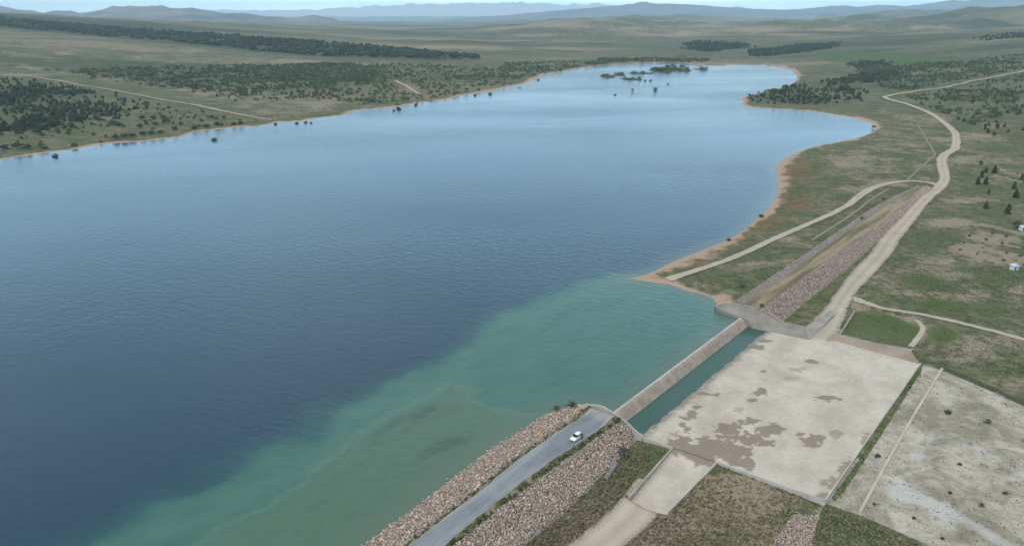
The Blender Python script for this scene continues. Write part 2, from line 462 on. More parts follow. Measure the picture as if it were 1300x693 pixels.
# far right
for a_ in [[(650, 62), (740, 66)], [(860, 71), (905, 68)], [(985, 60), (1035, 56)], [(730, 77), (870, 73)], [(640, 55), (700, 52)], [(760, 58), (850, 61)], [(1080, 60), (1180, 55)], [(1100, 47), (1240, 44)], [(900, 48), (1000, 46)]]: wood += .75 * line_cov(a_, 1.6)
green += 1.3 * reg([(1040, 72), (1070, 66), (1130, 68), (1215, 74), (1220, 79), (1120, 81), (1055, 79)], 2.5, .3)
green += .22 * reg([(1130, 82), (1300, 80), (1300, 180), (1210, 175), (1180, 140), (1120, 115)], 10)
wood += .5 * reg([(1043, 104), (1130, 90), (1145, 95), (1120, 104), (1060, 112)], 3, .4) + .5 * reg([(1080, 80), (1125, 76), (1132, 85), (1085, 87)], 3, .4)
wood += .4 * reg([(950, 118), (1010, 108), (1080, 112), (1095, 130), (1000, 137), (945, 132)], 4, .6)
wood += .9 * reg([(955, 64), (1010, 57), (1060, 55), (1062, 61), (1010, 68), (955, 72)], 2, .2) + .9 * reg([(868, 57), (885, 52), (940, 55), (955, 60), (900, 66), (870, 63)], 2, .2)
soil += .22 * reg([(1110, 130), (1180, 160), (1190, 235), (1100, 240), (1040, 200), (1110, 175)], 12)
for b in [(1180, 150, 30, 8), (1200, 178, 18, 5), (1235, 172, 40, 4), (1270, 160, 30, 3), (1240, 198, 28, 3), (1275, 208, 40, 3), (1255, 178, 45, 3), (1220, 205, 22, 5), (1235, 255, 35, 5), (1150, 250, 10, 3)]: soil += .45 * blob(*b)
for b in [(1075, 205, 30, 7), (1090, 240, 30, 4), (1120, 235, 30, 3), (1215, 282, 40, 6), (1230, 315, 30, 6), (1262, 302, 45, 6), (1270, 330, 40, 8), (1190, 330, 35, 8), (1150, 372, 40, 6), (1235, 372, 30, 9), (1215, 350, 25, 6), (1290, 368, 20, 12), (1190, 285, 25, 6)]: soil += .5 * blob(*b)
for b in [(1165, 352, 40, 7), (1190, 385, 30, 8), (1165, 360, 40, 8), (1190, 388, 26, 7), (1230, 340, 40, 8), (1200, 430, 26, 10), (1260, 355, 45, 10), (1215, 300, 20, 14), (1175, 300, 25, 18), (1250, 280, 30, 5), (1265, 395, 35, 10), (1275, 445, 35, 10), (1195, 420, 28, 14), (1225, 240, 25, 6)]: green += .42 * blob(*b)
soil -= .2 * reg([(1069, 425), (1084, 397), (1110, 391), (1168, 416), (1156, 444)], 3, .2)
green += .5 * reg([(1069, 425), (1084, 397), (1110, 391), (1168, 416), (1156, 444)], 3, .2)
soil += .5 * blob(1245, 440, 35, 10) + .5 * blob(1225, 455, 40, 7) + .4 * blob(1285, 490, 20, 8) + .6 * line_cov([(1085, 386), (1105, 396), (1140, 402), (1168, 408), (1172, 425)], 7)
for a_, b_ in [((1215, 317), (1300, 338)), ((1222, 309), (1300, 327)), ((1230, 300), (1300, 316)), ((1240, 293), (1300, 306)), ((1245, 285), (1300, 297)), ((1262, 222), (1300, 232)), ((1270, 216), (1300, 224))]: soil += .55 * line_cov([a_, b_], 2.2); pale += .28 * line_cov([a_, b_], 1.8)
# shore strip on the right: rusty weeds
rust += .35 * blob(975, 280, 18, 25) + .3 * blob(990, 235, 10, 25) + .25 * blob(900, 338, 40, 8)
rust += .50 * reg([(985, 205), (1010, 198), (1040, 205), (1030, 260), (1000, 285), (950, 305), (890, 335), (850, 350), (870, 328), (940, 296), (985, 255)], 8)
rust += .3 * blob(1010, 215, 25, 12) + .3 * blob(1020, 262, 20, 8)
green += .3 * blob(1060, 225, 30, 20) + .3 * blob(1040, 290, 40, 14) + .4 * blob(900, 355, 30, 7)
soil += .5 * blob(905, 360, 25, 3.5) + .5 * blob(960, 335, 20, 4) + .45 * blob(1000, 303, 25, 3) + .4 * blob(985, 320, 15, 3)
# quarry ground to the right of the apron
pale += 1.0 * reg([(1172, 462), (1200, 468), (1300, 507), (1420, 560), (1420, 760), (1210, 760), (1180, 693), (1090, 652), (1046, 637)], 4, .35)
chalk += .75 * line_cov([(1140, 630), (1165, 632), (1200, 648), (1240, 668), (1290, 700)], 11) + .5 * line_cov([(1170, 548), (1215, 561), (1262, 578), (1305, 610)], 7) + .35 * line_cov([(1200, 530), (1260, 540), (1300, 560)], 6) + .4 * line_cov([(1230, 490), (1300, 520)], 5)
chalk += .45 * line_cov([(1200, 500), (1250, 512), (1300, 535)], 4) + .4 * line_cov([(1180, 590), (1230, 612), (1290, 640)], 4) + .4 * line_cov([(1150, 575), (1200, 585), (1250, 605)], 3) + .4 * line_cov([(1130, 600), (1180, 640), (1230, 690)], 5)
chalk += .35 * line_cov([(1120, 640), (1150, 600), (1180, 560)], 8)
green += .6 * (.3 + 1.1 * (fbm(GX / 5, GY / 5, 3, 55) > .5)) * line_cov([(1166, 470), (1140, 512), (1112, 556), (1085, 598), (1060, 632)], 6) - .9 * pale * 0
pale -= .9 * line_cov([(1166, 470), (1140, 512), (1112, 556), (1085, 598), (1060, 632)], 5)
wood += .8 * line_cov([(1172, 456), (1215, 474), (1250, 490), (1300, 512)], 4) + .5 * blob(1285, 492, 25, 5)
pale -= .8 * line_cov([(1172, 456), (1215, 474), (1250, 490), (1300, 512)], 5)
wood += .5 * line_cov([(1092, 652), (1130, 672), (1170, 693), (1200, 710)], 4)
# grass below the apron
green += .35 * blob(1040, 660, 18, 30) + .55 * blob(1085, 655, 25, 8) + .3 * blob(865, 640, 20, 12) + .45 * blob(808, 625, 14, 8) + .3 * blob(825, 566, 20, 6) + .3 * blob(1020, 640, 14, 10) + .3 * blob(985, 675, 20, 12)
soil += .3 * reg([(905, 592), (1020, 630), (960, 760), (700, 760), (800, 680), (850, 655)], 8, .4) + .2 * reg([(813, 556), (850, 570), (796, 632), (735, 690), (640, 715), (775, 600)], 8, .4)
soil += .28 * reg([(900, 600), (960, 610), (1000, 640), (940, 680), (800, 700), (830, 655)], 12) + .3 * blob(1110, 685, 40, 14) + .25 * blob(720, 680, 40, 10)
beach = np.where(gs < 3, np.exp(-np.maximum(gd + (fbm(GX / 7, GY / 7, 4, 71) - .5) * 7, 0) / ((3.0 + 2.5 * sstep(200, 900, GY) + 2.2 * (GX > 0) * (GY < 600)) * (.25 + 1.7 * fbm(GX / 38, GY / 38, 4, 73) ** 1.5 * 1.6))), 0) * .95
beach = np.where(gz < -1.5, 0, beach)
for (x, y, rx, ry) in ISLE_W: beach = np.where(((GX - x) / rx) ** 2 + ((GY - y) / ry) ** 2 < 2.2, 0, beach)
for (x, y, rx, ry) in ISLE_W:
    wood += 1.0 * (((GX - x) / rx) ** 2 + ((GY - y) / ry) ** 2 < 1.4)
fy, fx = np.meshgrid(np.arange(shp[0] - 1), np.arange(shp[1] - 1), indexing='ij')
i0 = fy * shp[1] + fx
QF = np.stack([i0, i0 + 1, i0 + 1 + shp[1], i0 + shp[1]], -1).reshape(-1, 4)
terrain = np_mesh("terrain", np.stack([GX, GY, gz], -1).reshape(-1, 3), QF, M_LAND, smooth=True,
                  attrs=dict(farness=sstep(600, 1500, GY).ravel(), soil=soil.ravel(), green=green.ravel(), pale=pale.ravel(), rust=rust.ravel(), wood=wood.ravel(), chalk=chalk.ravel(), beach=beach.ravel()))
tag(terrain, kind='structure')

# ground behind and beside the viewpoint, so that the sheet reaches the horizon all round
bm = bmesh.new()
bz = -7.0
ring = [(-30000, -30000), (30000, -30000), (30000, 12000), (-30000, 12000)]
for q in ([(-40000, -40000), (40000, -40000), (40000, 59), (-40000, 59)], [(-40000, 59), (-2000, 59), (-22000, 9400), (-40000, 9400)], [(2000, 59), (40000, 59), (40000, 9400), (22000, 9400)], [(-40000, 9400), (40000, 9400), (40000, 40000), (-40000, 40000)]):
    bm.faces.new([bm.verts.new((x, y, bz)) for x, y in q])
def plain_mat():
    t = NT("far plain", .95, .1)
    n = t.noise(0.0012, 6, .6, stretch=(1, .5, 1)); m = t.noise(0.012, 5, .6)
    c = t.mix(t.ramp(n, .4, .65), (.085, .095, .055), (.17, .145, .10)); c = t.mix(t.ramp(m, .55, .75, 0, .5), c, (.05, .06, .035))
    t.color(c); return t.m
M_PLAIN = plain_mat()
tag(bm_obj("plain", bm, M_PLAIN), kind='structure')

# ------------------------------------------------------------------ distant hills and mountains
def hill_mat(name, a, b, snow=None, scale=.0012):
    t = NT(name, .95, .1)
    n = t.noise(scale, 6, .62); m = t.noise(scale * 6, 5, .6)
    c = t.mix(t.ramp(n, .38, .62), a, b)
    c = t.mix(t.ramp(m, .52, .7, 0, .6), c, tuple(k * .45 for k in a))
    if snow:
        sx = t.n.new("ShaderNodeSeparateXYZ"); t.l.new(t.pos, sx.inputs[0])
        sn = t.ramp(t.math('ADD', t.math('DIVIDE', sx.outputs[2], snow), t.math('MULTIPLY', t.math('SUBTRACT', m, .5), 1.6)), .55, .95)
        c = t.mix(sn, c, (.8, .82, .85))
    t.color(c); return t.m
def range_mesh(name, prof, dist, depth, mat, seed, rough=.42, base=-8, nx=420, ny=40, fscale=1.0):
    """a mountain range: crest height read from the skyline at this distance, slopes and spurs on both sides"""
    xs = np.array([p[0] for p in prof], float); ys = np.array([p[1] for p in prof], float)
    px = np.linspace(xs[0], xs[-1], nx)
    T = (px - 650) / FPX / (cP + (346.5 - 22) / FPX * sP)
    top = H + (22 - np.interp(px, xs, ys)) / FPX * dist / cP / 1.06
    k = np.linspace(-1, 1, ny)
    Tm, K = np.meshgrid(T, k); Tp = np.broadcast_to(top, Tm.shape)
    Yd = dist + K * depth
    X = Tm * Yd
    f1 = fbm(X / (depth * .35 * fscale), Yd / (depth * .35 * fscale), 5, seed)
    f2 = 1 - np.abs(2 * fbm(X / (depth * .22 * fscale), Yd / (depth * .5 * fscale), 4, seed + 9) - 1)
    prof_k = np.clip(1 - np.abs(K + (f1 - .5) * .35), 0, 1) ** 1.05
    ends = sstep(xs[0], xs[0] + 60, px) * (1 - sstep(xs[-1] - 60, xs[-1], px))
    Z = base + (Tp - base) * prof_k * (1 - rough + rough * (f2 * .9 + f1 * .5)) * (0.15 + .85 * np.broadcast_to(ends, Tm.shape))
    i = (np.arange(ny - 1)[:, None] * nx + np.arange(nx - 1)[None, :])
    F = np.stack([i, i + 1, i + 1 + nx, i + nx], -1).reshape(-1, 4)
    return tag(np_mesh(name, np.stack([X, Yd, Z], -1).reshape(-1, 3), F, mat, smooth=True), kind='structure')
M_H1 = hill_mat("brown hills", (.10, .092, .065), (.34, .26, .19), scale=.002)
M_H2 = hill_mat("blue hills", (.06, .066, .052), (.24, .19, .15), scale=.0015)
M_H3 = hill_mat("far mountain", (.05, .06, .055), (.16, .14, .12), scale=.0008)
M_H4 = hill_mat("snowy mountain", (.10, .10, .10), (.2, .19, .18), snow=150., scale=.0006)
range_mesh("hills", [(-420, -8), (-250, 2), (-120, 8), (0, 10), (25, 13), (55, 17), (78, 14), (100, 16), (125, 13), (150, 10), (175, 8), (205, 9), (240, 12), (290, 17), (340, 20), (372, 22), (398, 20), (420, 23), (445, 30), (520, 34), (600, 36)], 9500, 2600, M_H2, 3)
range_mesh("hills", [(560, 38), (640, 35), (700, 30), (745, 27), (790, 29), (840, 26), (880, 28), (940, 27), (1000, 25), (1060, 25), (1120, 25), (1180, 22), (1240, 18), (1300, 15), (1400, 10), (1600, 6)], 6000, 2300, M_H1, 14, .35)
range_mesh("mountains", [(520, 26), (600, 22), (650, 19), (700, 15), (745, 12), (790, 9), (818, 4), (850, 6), (900, 9), (940, 11.5), (1000, 13), (1050, 10), (1100, 7.5), (1150, 7), (1180, 3), (1215, 0), (1260, 0), (1320, -4), (1500, -12), (1700, -14)], 17000, 5000, M_H3, 25, .22)
range_mesh("mountains", [(180, 14), (300, 14), (400, 13), (440, 11), (470, 8), (500, 9), (530, 6), (560, 8), (590, 5), (625, 7), (660, 5), (700, 8), (740, 5), (780, 8), (850, 10), (1000, 11)], 29000, 5000, M_H4, 33, .3, fscale=.6)

# ------------------------------------------------------------------ lake
SHELF = [(110, 712), (160, 684), (215, 655), (262, 640), (305, 607), (345, 582), (370, 576), (405, 560), (432, 528), (470, 516), (500, 502), (535, 484), (575, 462), (620, 437), (665, 405), (705, 385), (745, 366), (785, 354), (830, 350), (930, 372), (960, 400), (780, 540), (460, 760), (110, 760)]
SHELF_W = [tuple(un(x, y)) for x, y in SHELF]
OLIVE = [(200, 720), (300, 660), (385, 612), (450, 560), (520, 512), (572, 488), (600, 496), (640, 512), (700, 524), (735, 520), (720, 560), (480, 730), (300, 760)]
OLIVE_W = [tuple(un(x, y)) for x, y in OLIVE]
mg = np.clip((GY - 250) * .03, .7, 30)
wet = (gd < mg) & (gs < 0.9)
wet[:-1] |= wet[1:]; wet[:, :-1] |= wet[:, 1:]; 
wet &= (gs < 1.2)
fm = wet.ravel()[QF].all(1)
used = np.unique(QF[fm]); remap = np.full(GX.size, -1); remap[used] = np.arange(len(used))
wx, wy = GX.ravel()[used], GY.ravel()[used]
wj = (fbm(wx / 9, wy / 9, 4, 61) - .5)
wk = (fbm(wx / 28, wy / 28, 4, 63) - .5)
sd = poly_sd(wx, wy, SHELF_W) + wj * 7 + wk * 14
od = poly_sd(wx, wy, OLIVE_W) + wj * 7 + wk * 9
dl = -gd.ravel()[used]
shelf = 1 - sstep(-3, 20, sd)
rim = np.exp(-((sd + 3) / 4.0) ** 2) * (sd < 8) * (1 - sstep(0, 10, 0 * sd)) 
olive = 1 - sstep(-5, 3, od)
seam = np.exp(-((od - 0.5) / 1.6) ** 2) * (sd < 2)
natural = 1 - sstep(1.0, 9.0, dl)                      # ordinary shallows along the shores
water_attr = dict(shelf=shelf, rim=np.clip(rim, 0, 1), olive=olive, seam=seam, bank=natural)
def water_mat():
    t = NT("lake water", 0.07, 0.5)
    t.b.inputs["IOR"].default_value = 1.333
    n = t.noise(0.09, 4, .6); f = t.noise(0.35, 4, .65); lo = t.noise(0.012, 4, .5)
    deep = t.mix(t.ramp(lo, .35, .7), (0.014, 0.050, 0.081), (0.019, 0.061, 0.096))
    teal = t.mix(n, (0.040, 0.128, 0.102), (0.060, 0.160, 0.126))
    sh = t.attr("shelf")
    c = t.mix(t.ramp(sh, 0.0, .75), deep, (0.020, 0.078, 0.088))
    c = t.mix(t.ramp(sh, .5, 1.0), c, teal)
    ol = t.mix(f, (0.062, 0.125, 0.082), (0.092, 0.168, 0.112))
    wd = t.ramp(t.noise(.06, 5, .65, stretch=(.4, 1, 1, .9)), .53, .66)
    ol = t.mix(t.math('MULTIPLY', wd, .6), ol, (0.035, 0.062, 0.050))
    sb = t.noise(.16, 6, .7, stretch=(.3, 1, 1, .9))
    c = t.mix(t.math('MULTIPLY', t.ramp(sh, .8, 1.0), t.ramp(sb, .42, .68, 0, .5)), c, (0.040, 0.098, 0.080))
    c = t.mix(t.math('MULTIPLY', t.attr("olive"), .82), c, ol)
    c = t.mix(t.math('MULTIPLY', t.attr("olive"), t.ramp(sb, .48, .70, 0, .55)), c, (0.085, 0.155, 0.105))
    c = t.mix(t.math('MULTIPLY', t.attr("rim"), t.math('MULTIPLY', t.ramp(n, .35, .6, .15, .7), t.math('SUBTRACT', 1.0, t.math('MULTIPLY', t.attr("olive"), .3)))), c, (0.068, 0.160, 0.122))
    c = t.mix(t.math('MULTIPLY', t.attr("seam"), .3), c, (0.125, 0.215, 0.15))
    c = t.mix(t.math('MULTIPLY', t.attr("bank"), .45), c, (0.12, 0.15, 0.12))
    t.color(c)
    w1 = t.noise(.42, 3, .55, stretch=(.55, 1, 1, -.5)); w2 = t.noise(1.5, 2, .5, stretch=(.6, 1, 1, -.75))
    gust = t.ramp(t.noise(.006, 3, .5, stretch=(.35, 1, 1)), .35, .65, .35, 1.15)
    t.put(t.b.inputs['Roughness'], t.ramp(t.noise(.008, 4, .6, stretch=(.25, 1, 1, .35)), .35, .65, .05, .16))
    t.bump(t.math('MULTIPLY', t.math('ADD', t.math('MULTIPLY', w1, .8), t.math('MULTIPLY', w2, .35)), gust), 0.55, 0.5)
    return t.m
M_WATER = water_mat()
lake = np_mesh("lake_water", np.stack([wx, wy, np.zeros_like(wx)], -1), remap[QF[fm]], M_WATER, smooth=True, attrs=water_attr)
tag(lake, kind='structure')

# ------------------------------------------------------------------ lofted strips (embankments, tracks, roads)
def resample(pts, step):
    pts = [np.array(p, float) for p in pts]
    seg = [np.linalg.norm(pts[i + 1] - pts[i]) for i in range(len(pts) - 1)]
    s = np.concatenate([[0], np.cumsum(seg)])
    n = max(2, int(s[-1] / step) + 1)
    q = np.linspace(0, s[-1], n)
    A = np.array(pts)
    return np.stack([np.interp(q, s, A[:, k]) for k in range(A.shape[1])], -1)
def resample_n(pts, n):
    A = np.array(pts, float)
    s = np.concatenate([[0], np.cumsum(np.linalg.norm(np.diff(A, axis=0), axis=1))])
    q = np.linspace(0, s[-1], n)
    return np.stack([np.interp(q, s, A[:, k]) for k in range(A.shape[1])], -1)
def smooth_line(A, k=3):
    A = A.copy()
    for _ in range(k): A[1:-1] = (A[:-2] + 2 * A[1:-1] + A[2:]) / 4
    return A
def grid_faces(ny, nx):
    i = (np.arange(ny - 1)[:, None] * nx + np.arange(nx - 1)[None, :])
    return np.stack([i, i + 1, i + 1 + nx, i + nx], -1).reshape(-1, 4)
def loft(name, rails, n, mat, sub=6, rough=0.0, seed=0, smooth=True):
    """surface through several rails (each a list of xyz), sub quads between neighbours"""
    Rr = [resample_n(r, n) for r in rails]
    rows_ = []
    for i in range(len(Rr) - 1):
        for k in range(sub):
            rows_.append(Rr[i] * (1 - k / sub) + Rr[i + 1] * (k / sub))
    rows_.append(Rr[-1])
    V = np.stack(rows_)
    if rough:
        V[..., 2] += (fbm(V[..., 0] / 1.2, V[..., 1] / 1.2, 3, seed) - .5) * rough
    return np_mesh(name, V.reshape(-1, 3), grid_faces(V.shape[0], n), mat, smooth=smooth), Rr
def rail(pxs, z, ext=None):
    out = [tuple(P3(x, y, z)) for x, y in pxs]
    if ext:
        a = np.array(out[0]); out = [tuple(a - np.array([UDIR[0], UDIR[1], 0]) * ext)] + out
    return out

def riprap_bed_mat():
    t = NT("stone bed", .95, .15)
    v = t.voro(1.6, 'F1', "Color"); e = t.voro(1.6, 'DISTANCE_TO_EDGE')
    sp = t.n.new("ShaderNodeSeparateColor"); t.l.new(v, sp.inputs[0])
    c = t.mix(sp.outputs[0], (.24, .19, .155), (.42, .34, .285))
    c = t.mix(t.ramp(e, .02, .12, 1, 0), c, (.05, .045, .035))
    t.color(c); t.bump(e, .8, .3); return t.m
M_BED = riprap_bed_mat()
def rock_mat(name, lo, hi, pink):
    t = NT(name, .9, .2)
    tone = t.math('FRACT', t.math('ADD', t.attr("tone"), t.rnd()))
    c = t.mix(tone, lo, hi)
    c = t.mix(t.ramp(t.math('FRACT', t.math('MULTIPLY', tone, 7.3)), .55, .8, 0, .8), c, pink)
    c = t.mix(t.ramp(t.noise(3, 4, .6), .5, .7, 0, .4), c, tuple(k * .5 for k in lo))
    t.color(c); return t.m
M_ROCK = rock_mat("pinkish stone", (.34, .262, .208), (.68, .565, .475), (.60, .41, .315))
M_ROCK2 = rock_mat("grey stone", (.20, .185, .165), (.42, .385, .35), (.32, .26, .22))
M_ROCK3 = rock_mat("rosy stone", (.31, .245, .205), (.56, .47, .40), (.52, .37, .30))

def verge_mat():
    t = NT("verge", .95, .1)
    n = t.noise(.5, 5, .65); f = t.noise(3, 4, .7)
    c = t.mix(t.ramp(n, .40, .56), (.25, .215, .15), (.085, .098, .045))
    c = t.mix(t.ramp(f, .45, .7, 0, .4), c, (.05, .055, .028))
    t.color(c); t.bump(f, .6, .15); return t.m
M_VERGE = verge_mat()
def asphalt_mat():
    t = NT("asphalt", .8, .3)
    n = t.noise(.16, 5, .6); f = t.noise(5, 3, .7); l = t.noise(.35, 4, .6, stretch=(.06, 1, 1, .895))
    c = t.mix(t.ramp(n, .3, .7), (.165, .180, .200), (.225, .242, .262))
    c = t.mix(t.ramp(l, .45, .65, 0, .7), c, (.31, .325, .33))
    c = t.mix(t.ramp(f, .5, .75, 0, .3), c, (.12, .13, .14))
    c = t.mix(t.math('MULTIPLY', t.ramp(t.math('ADD', t.attr("dust"), t.math('MULTIPLY', t.math('SUBTRACT', n, .5), 1.0)), .3, .8), .85), c, (.36, .33, .28))
    t.color(c); return t.m
M_ASPH = asphalt_mat()
def dirt_mat(name="dirt", a=(.335, .285, .22), b=(.52, .46, .375)):
    t = NT(name, .95, .1)
    n = t.noise(.12, 5, .6); f = t.noise(1.6, 5, .7)
    c = t.mix(t.math('ADD', t.ramp(n, .2, .8, 0, .45), t.math('MULTIPLY', t.attr('rut'), .5)), a, b); c = t.mix(t.ramp(f, .5, .75, 0, .3), c, tuple(k * .75 for k in a))
    c = t.mix(t.math('MULTIPLY', t.ramp(t.math('ADD', t.attr("edge"), t.math('MULTIPLY', t.math('SUBTRACT', f, .5), 1.4)), .45, .8), .8), c, (.14, .125, .08))
    t.color(c); t.bump(f, .3, .1); return t.m
M_DIRT = dirt_mat()

# near dam (left of the weir)
EXT = 60
us_under = rail([(461, 692), (541, 634), (625, 569), (690, 528), (725, 517), (748, 513)], 0, EXT)
us_low = [tuple(np.array(p) - np.array([NDIR[0], NDIR[1], 0]) * 5 + np.array([0, 0, -1.8])) for p in us_under]
us_top = rail([(517, 689), (594, 631), (655, 581), (700, 550), (728, 531), (749, 514)], 3.0, EXT)
asL = rail([(521, 690), (597, 632), (660, 582), (703, 551), (731, 534), (750, 518)], 3.05, EXT)
asR = rail([(563, 692), (637, 631), (695, 588), (738, 560), (771, 537), (780, 528)], 3.05, EXT)
ds_top = rail([(575, 692), (645, 637), (708, 590), (748, 561), (778, 541), (789, 532)], 3.0, EXT)
ds_toe = rail([(655, 692), (717, 643), (763, 603), (783, 583), (803, 563), (815, 553)], -2.3, EXT)
ds_low = [tuple(np.array(p) + np.array([NDIR[0] * 1.5, NDIR[1] * 1.5, -1.6])) for p in ds_toe]
o, _ = loft("embankment", [us_low, us_under, us_top], 260, M_BED, 10, .35, 5); tag(o, kind='structure')
o, _ = loft("embankment", [us_top, [tuple(np.array(p) - [0, 0, .06]) for p in asL], [tuple(np.array(p) - [0, 0, .06]) for p in asR], ds_top], 260, M_VERGE, 6, .10, 6); tag(o, kind='structure')
o, _ = loft("embankment", [ds_top, ds_toe, ds_low], 260, M_BED, 10, .35, 7); tag(o, kind='structure')
# asphalt crest road with a dusty end
RL, RR_ = resample_n(asL, 200), resample_n(asR, 200)
jL = (fbm(RL[:, 0] / 2.5, RL[:, 1] / 2.5, 3, 81) - .5) * .10; jR = (fbm(RR_[:, 0] / 2.5, RR_[:, 1] / 2.5, 3, 82) - .5) * .10
Vr = np.stack([RL * (1 - k) + RR_ * k for k in np.linspace(0, 1, 13)])
Vr[0] += (RR_ - RL) * jL[:, None]; Vr[-1] += (RR_ - RL) * jR[:, None]
Vr[..., 2] = 3.05 + .06 * np.sin(np.linspace(0, math.pi, 13))[:, None]
sarc = np.concatenate([[0], np.cumsum(np.linalg.norm(np.diff(RL, axis=0), axis=1))]); dust = np.broadcast_to(sstep(sarc[-1] - 9, sarc[-1] - 1, sarc) * .55, Vr.shape[:2]).copy()
dust[0] += .75; dust[-1] += .75; dust[1] += .3; dust[-2] += .3
tag(np_mesh("road", Vr.reshape(-1, 3), grid_faces(13, 200), M_ASPH, smooth=True, attrs=dict(dust=dust.ravel())), kind='structure')

# far dam (right of the weir)
fu_toe = [(920, 382), (960, 356), (1010, 323), (1060, 290), (1100, 263), (1135, 245), (1162, 236)]
fu_top = [(946, 385), (985, 358), (1030, 327), (1075, 294), (1110, 270), (1142, 250), (1168, 236)]
fd_top = [(970, 388), (1008, 360), (1055, 327), (1100, 296), (1135, 270), (1158, 252), (1177, 236)]
fd_toe = [(992, 410), (1030, 377), (1068, 346), (1105, 315), (1140, 284), (1165, 260), (1184, 240)]
zt = np.linspace(0.9, 2.4, 7); zd = np.array([-2.2, -2.1, -1.9, -1.5, -.6, .8, 2.3])
r1 = [tuple(P3(x, y, z)) for (x, y), z in zip(fu_toe, zt)]
r2 = [tuple(P3(x, y, 3.0)) for x, y in fu_top]; r3 = [tuple(P3(x, y, 3.0)) for x, y in fd_top]
r4 = [tuple(P3(x, y, z)) for (x, y), z in zip(fd_toe, zd)]
r1 = [tuple(P3(912, 388, 1.0))] + r1; r2 = [tuple(P3(940, 386.6, 3.05))] + r2; r3 = [tuple(P3(962, 392.5, 2.9))] + r3; r4 = [tuple(P3(994, 409.3, .55))] + r4
r1 = [tuple(np.array(a) * .62 + np.array(b) * .38 - np.array([0, 0, .5])) for a, b in zip(r1, r2)]
r0 = [tuple(np.array(p) + [-1.5, .8, -1.2]) for p in r1]; r5 = [tuple(np.array(p) + [1.6, -1.2, -1.6]) for p in r4]
def crest_mat():
    t = NT("crest earth", .95, .1)
    n = t.noise(.25, 5, .6); m = t.noise(.3, 4, .6, stretch=(.07, 1, 1, .86)); f = t.noise(2, 4, .7)
    c = t.mix(t.ramp(m, .38, .62), (.14, .13, .072), (.32, .255, .175)); c = t.mix(t.ramp(n, .5, .72, 0, .6), c, (.13, .115, .07)); c = t.mix(t.ramp(f, .5, .75, 0, .5), c, (.05, .05, .03))
    t.color(c); t.bump(f, .5, .15); return t.m
M_CREST = crest_mat()
o, _ = loft("embankment", [r0, r1, r2], 200, M_BED, 6, .3, 8); tag(o, kind='structure')
o, _ = loft("embankment", [r2, r3], 200, M_CREST, 12, .2, 9); tag(o, kind='structure')
o, _ = loft("embankment", [r3, r4, r5], 200, M_BED, 8, .3, 10); tag(o, kind='structure')

# ------------------------------------------------------------------ stones of the riprap
def ico(sub):
    bm = bmesh.new(); bmesh.ops.create_icosphere(bm, subdivisions=sub, radius=1)
    V = np.array([v.co[:] for v in bm.verts]); F = np.array([[v.index for v in f.verts] for f in bm.faces]); bm.free()
    return V, F
def rock_shape(sub, seed):
    V, F = ico(sub); rg = np.random.default_rng(seed)
    for _ in range(7):                                  # chop flat faces off a ball
        n = rg.normal(size=3); n /= np.linalg.norm(n); c = rg.uniform(.45, .8)
        dd = V @ n; V = V - np.outer(np.clip(dd - c, 0, None), n)
    V = V * np.array([1, rg.uniform(.65, 1), rg.uniform(.5, .8)]) + rg.normal(size=V.shape) * .03
    return V, F
ROCKS = [rock_shape(2, 100 + i) for i in range(6)]
ROCKS_LO = [rock_shape(1, 200 + i) for i in range(6)]
def rotz(a):
    c, s = np.cos(a), np.sin(a); return np.array([[c, -s, 0], [s, c, 0], [0, 0, 1]])
def rot_rand(rg):
    q = rg.normal(size=4); q /= np.linalg.norm(q); w, x, y, z = q
    return np.array([[1 - 2 * (y * y + z * z), 2 * (x * y - z * w), 2 * (x * z + y * w)], [2 * (x * y + z * w), 1 - 2 * (x * x + z * z), 2 * (y * z - x * w)], [2 * (x * z - y * w), 2 * (y * z + x * w), 1 - 2 * (x * x + y * y)]])
def merge(shapes, spots, rg, name, mat, full_rot=False, smooth=False):
    Vs, Fs, At, off = [], [], [], 0
    for (x, y, z, s) in spots:
        V, F = shapes[rg.integers(len(shapes))]
        M = rot_rand(rg) if full_rot else rotz(rg.uniform(0, 6.28))
        sc3 = s if np.ndim(s) else np.array([s, s, s * (1 if full_rot else rg.uniform(.85, 1.2))])
        W = (V * sc3) @ M.T + [x, y, z]
        Vs.append(W); Fs.append(F + off); off += len(V); At.append(np.full(len(V), rg.uniform()))
    return np_mesh(name, np.concatenate(Vs), np.concatenate(Fs), mat, smooth=smooth, attrs=dict(tone=np.concatenate(At)))
def scatter_between(ra, rb, n, rg, s0, s1, lo=0.0, hi=1.0, skip=None):
    A, B = resample_n(ra, 400), resample_n(rb, 400)
    out = []
    L = np.linalg.norm(A[1:] - A[:-1], axis=1).sum()
    while len(out) < n:
        i = rg.integers(400); k = rg.uniform(lo, hi)
        p = A[i] * (1 - k) + B[i] * k + np.append(rg.normal(size=2) * .15, 0)
        s = s0 + (s1 - s0) * rg.uniform() ** 1.7 * (1.6 if rg.uniform() < .10 else 1)
        out.append((p[0], p[1], p[2] + s * .25, s))
    return out
rg = np.random.default_rng(5)
us_mid = [tuple(np.array(a) * .75 + np.array(b) * .25) for a, b in zip(us_under, us_low)]
ul = scatter_between(us_mid, us_top, 5200, rg, .14, .36, 0, .98)
dl_ = scatter_between(ds_top, ds_toe, 5800, rg, .14, .36, .02, 1.03)
def prominence(p):
    x, y = proj(p[0], p[1], p[2]); return p[3] / (p[0] ** 2 + p[1] ** 2 + (H - p[2]) ** 2) ** .5 if (0 < x < 1300 and 0 < y < 693) else -1
def in_frame(p, m=4):
    x, y = proj(p[0], p[1], p[2]); return -m < x < 1300 + m and -m < y < 693 + m
BOULDER = []
for i, (V, F) in enumerate(ROCKS):
    me_o = np_mesh("boulder", V, F, M_ROCK); BOULDER.append(me_o.data); bpy.data.objects.remove(me_o)
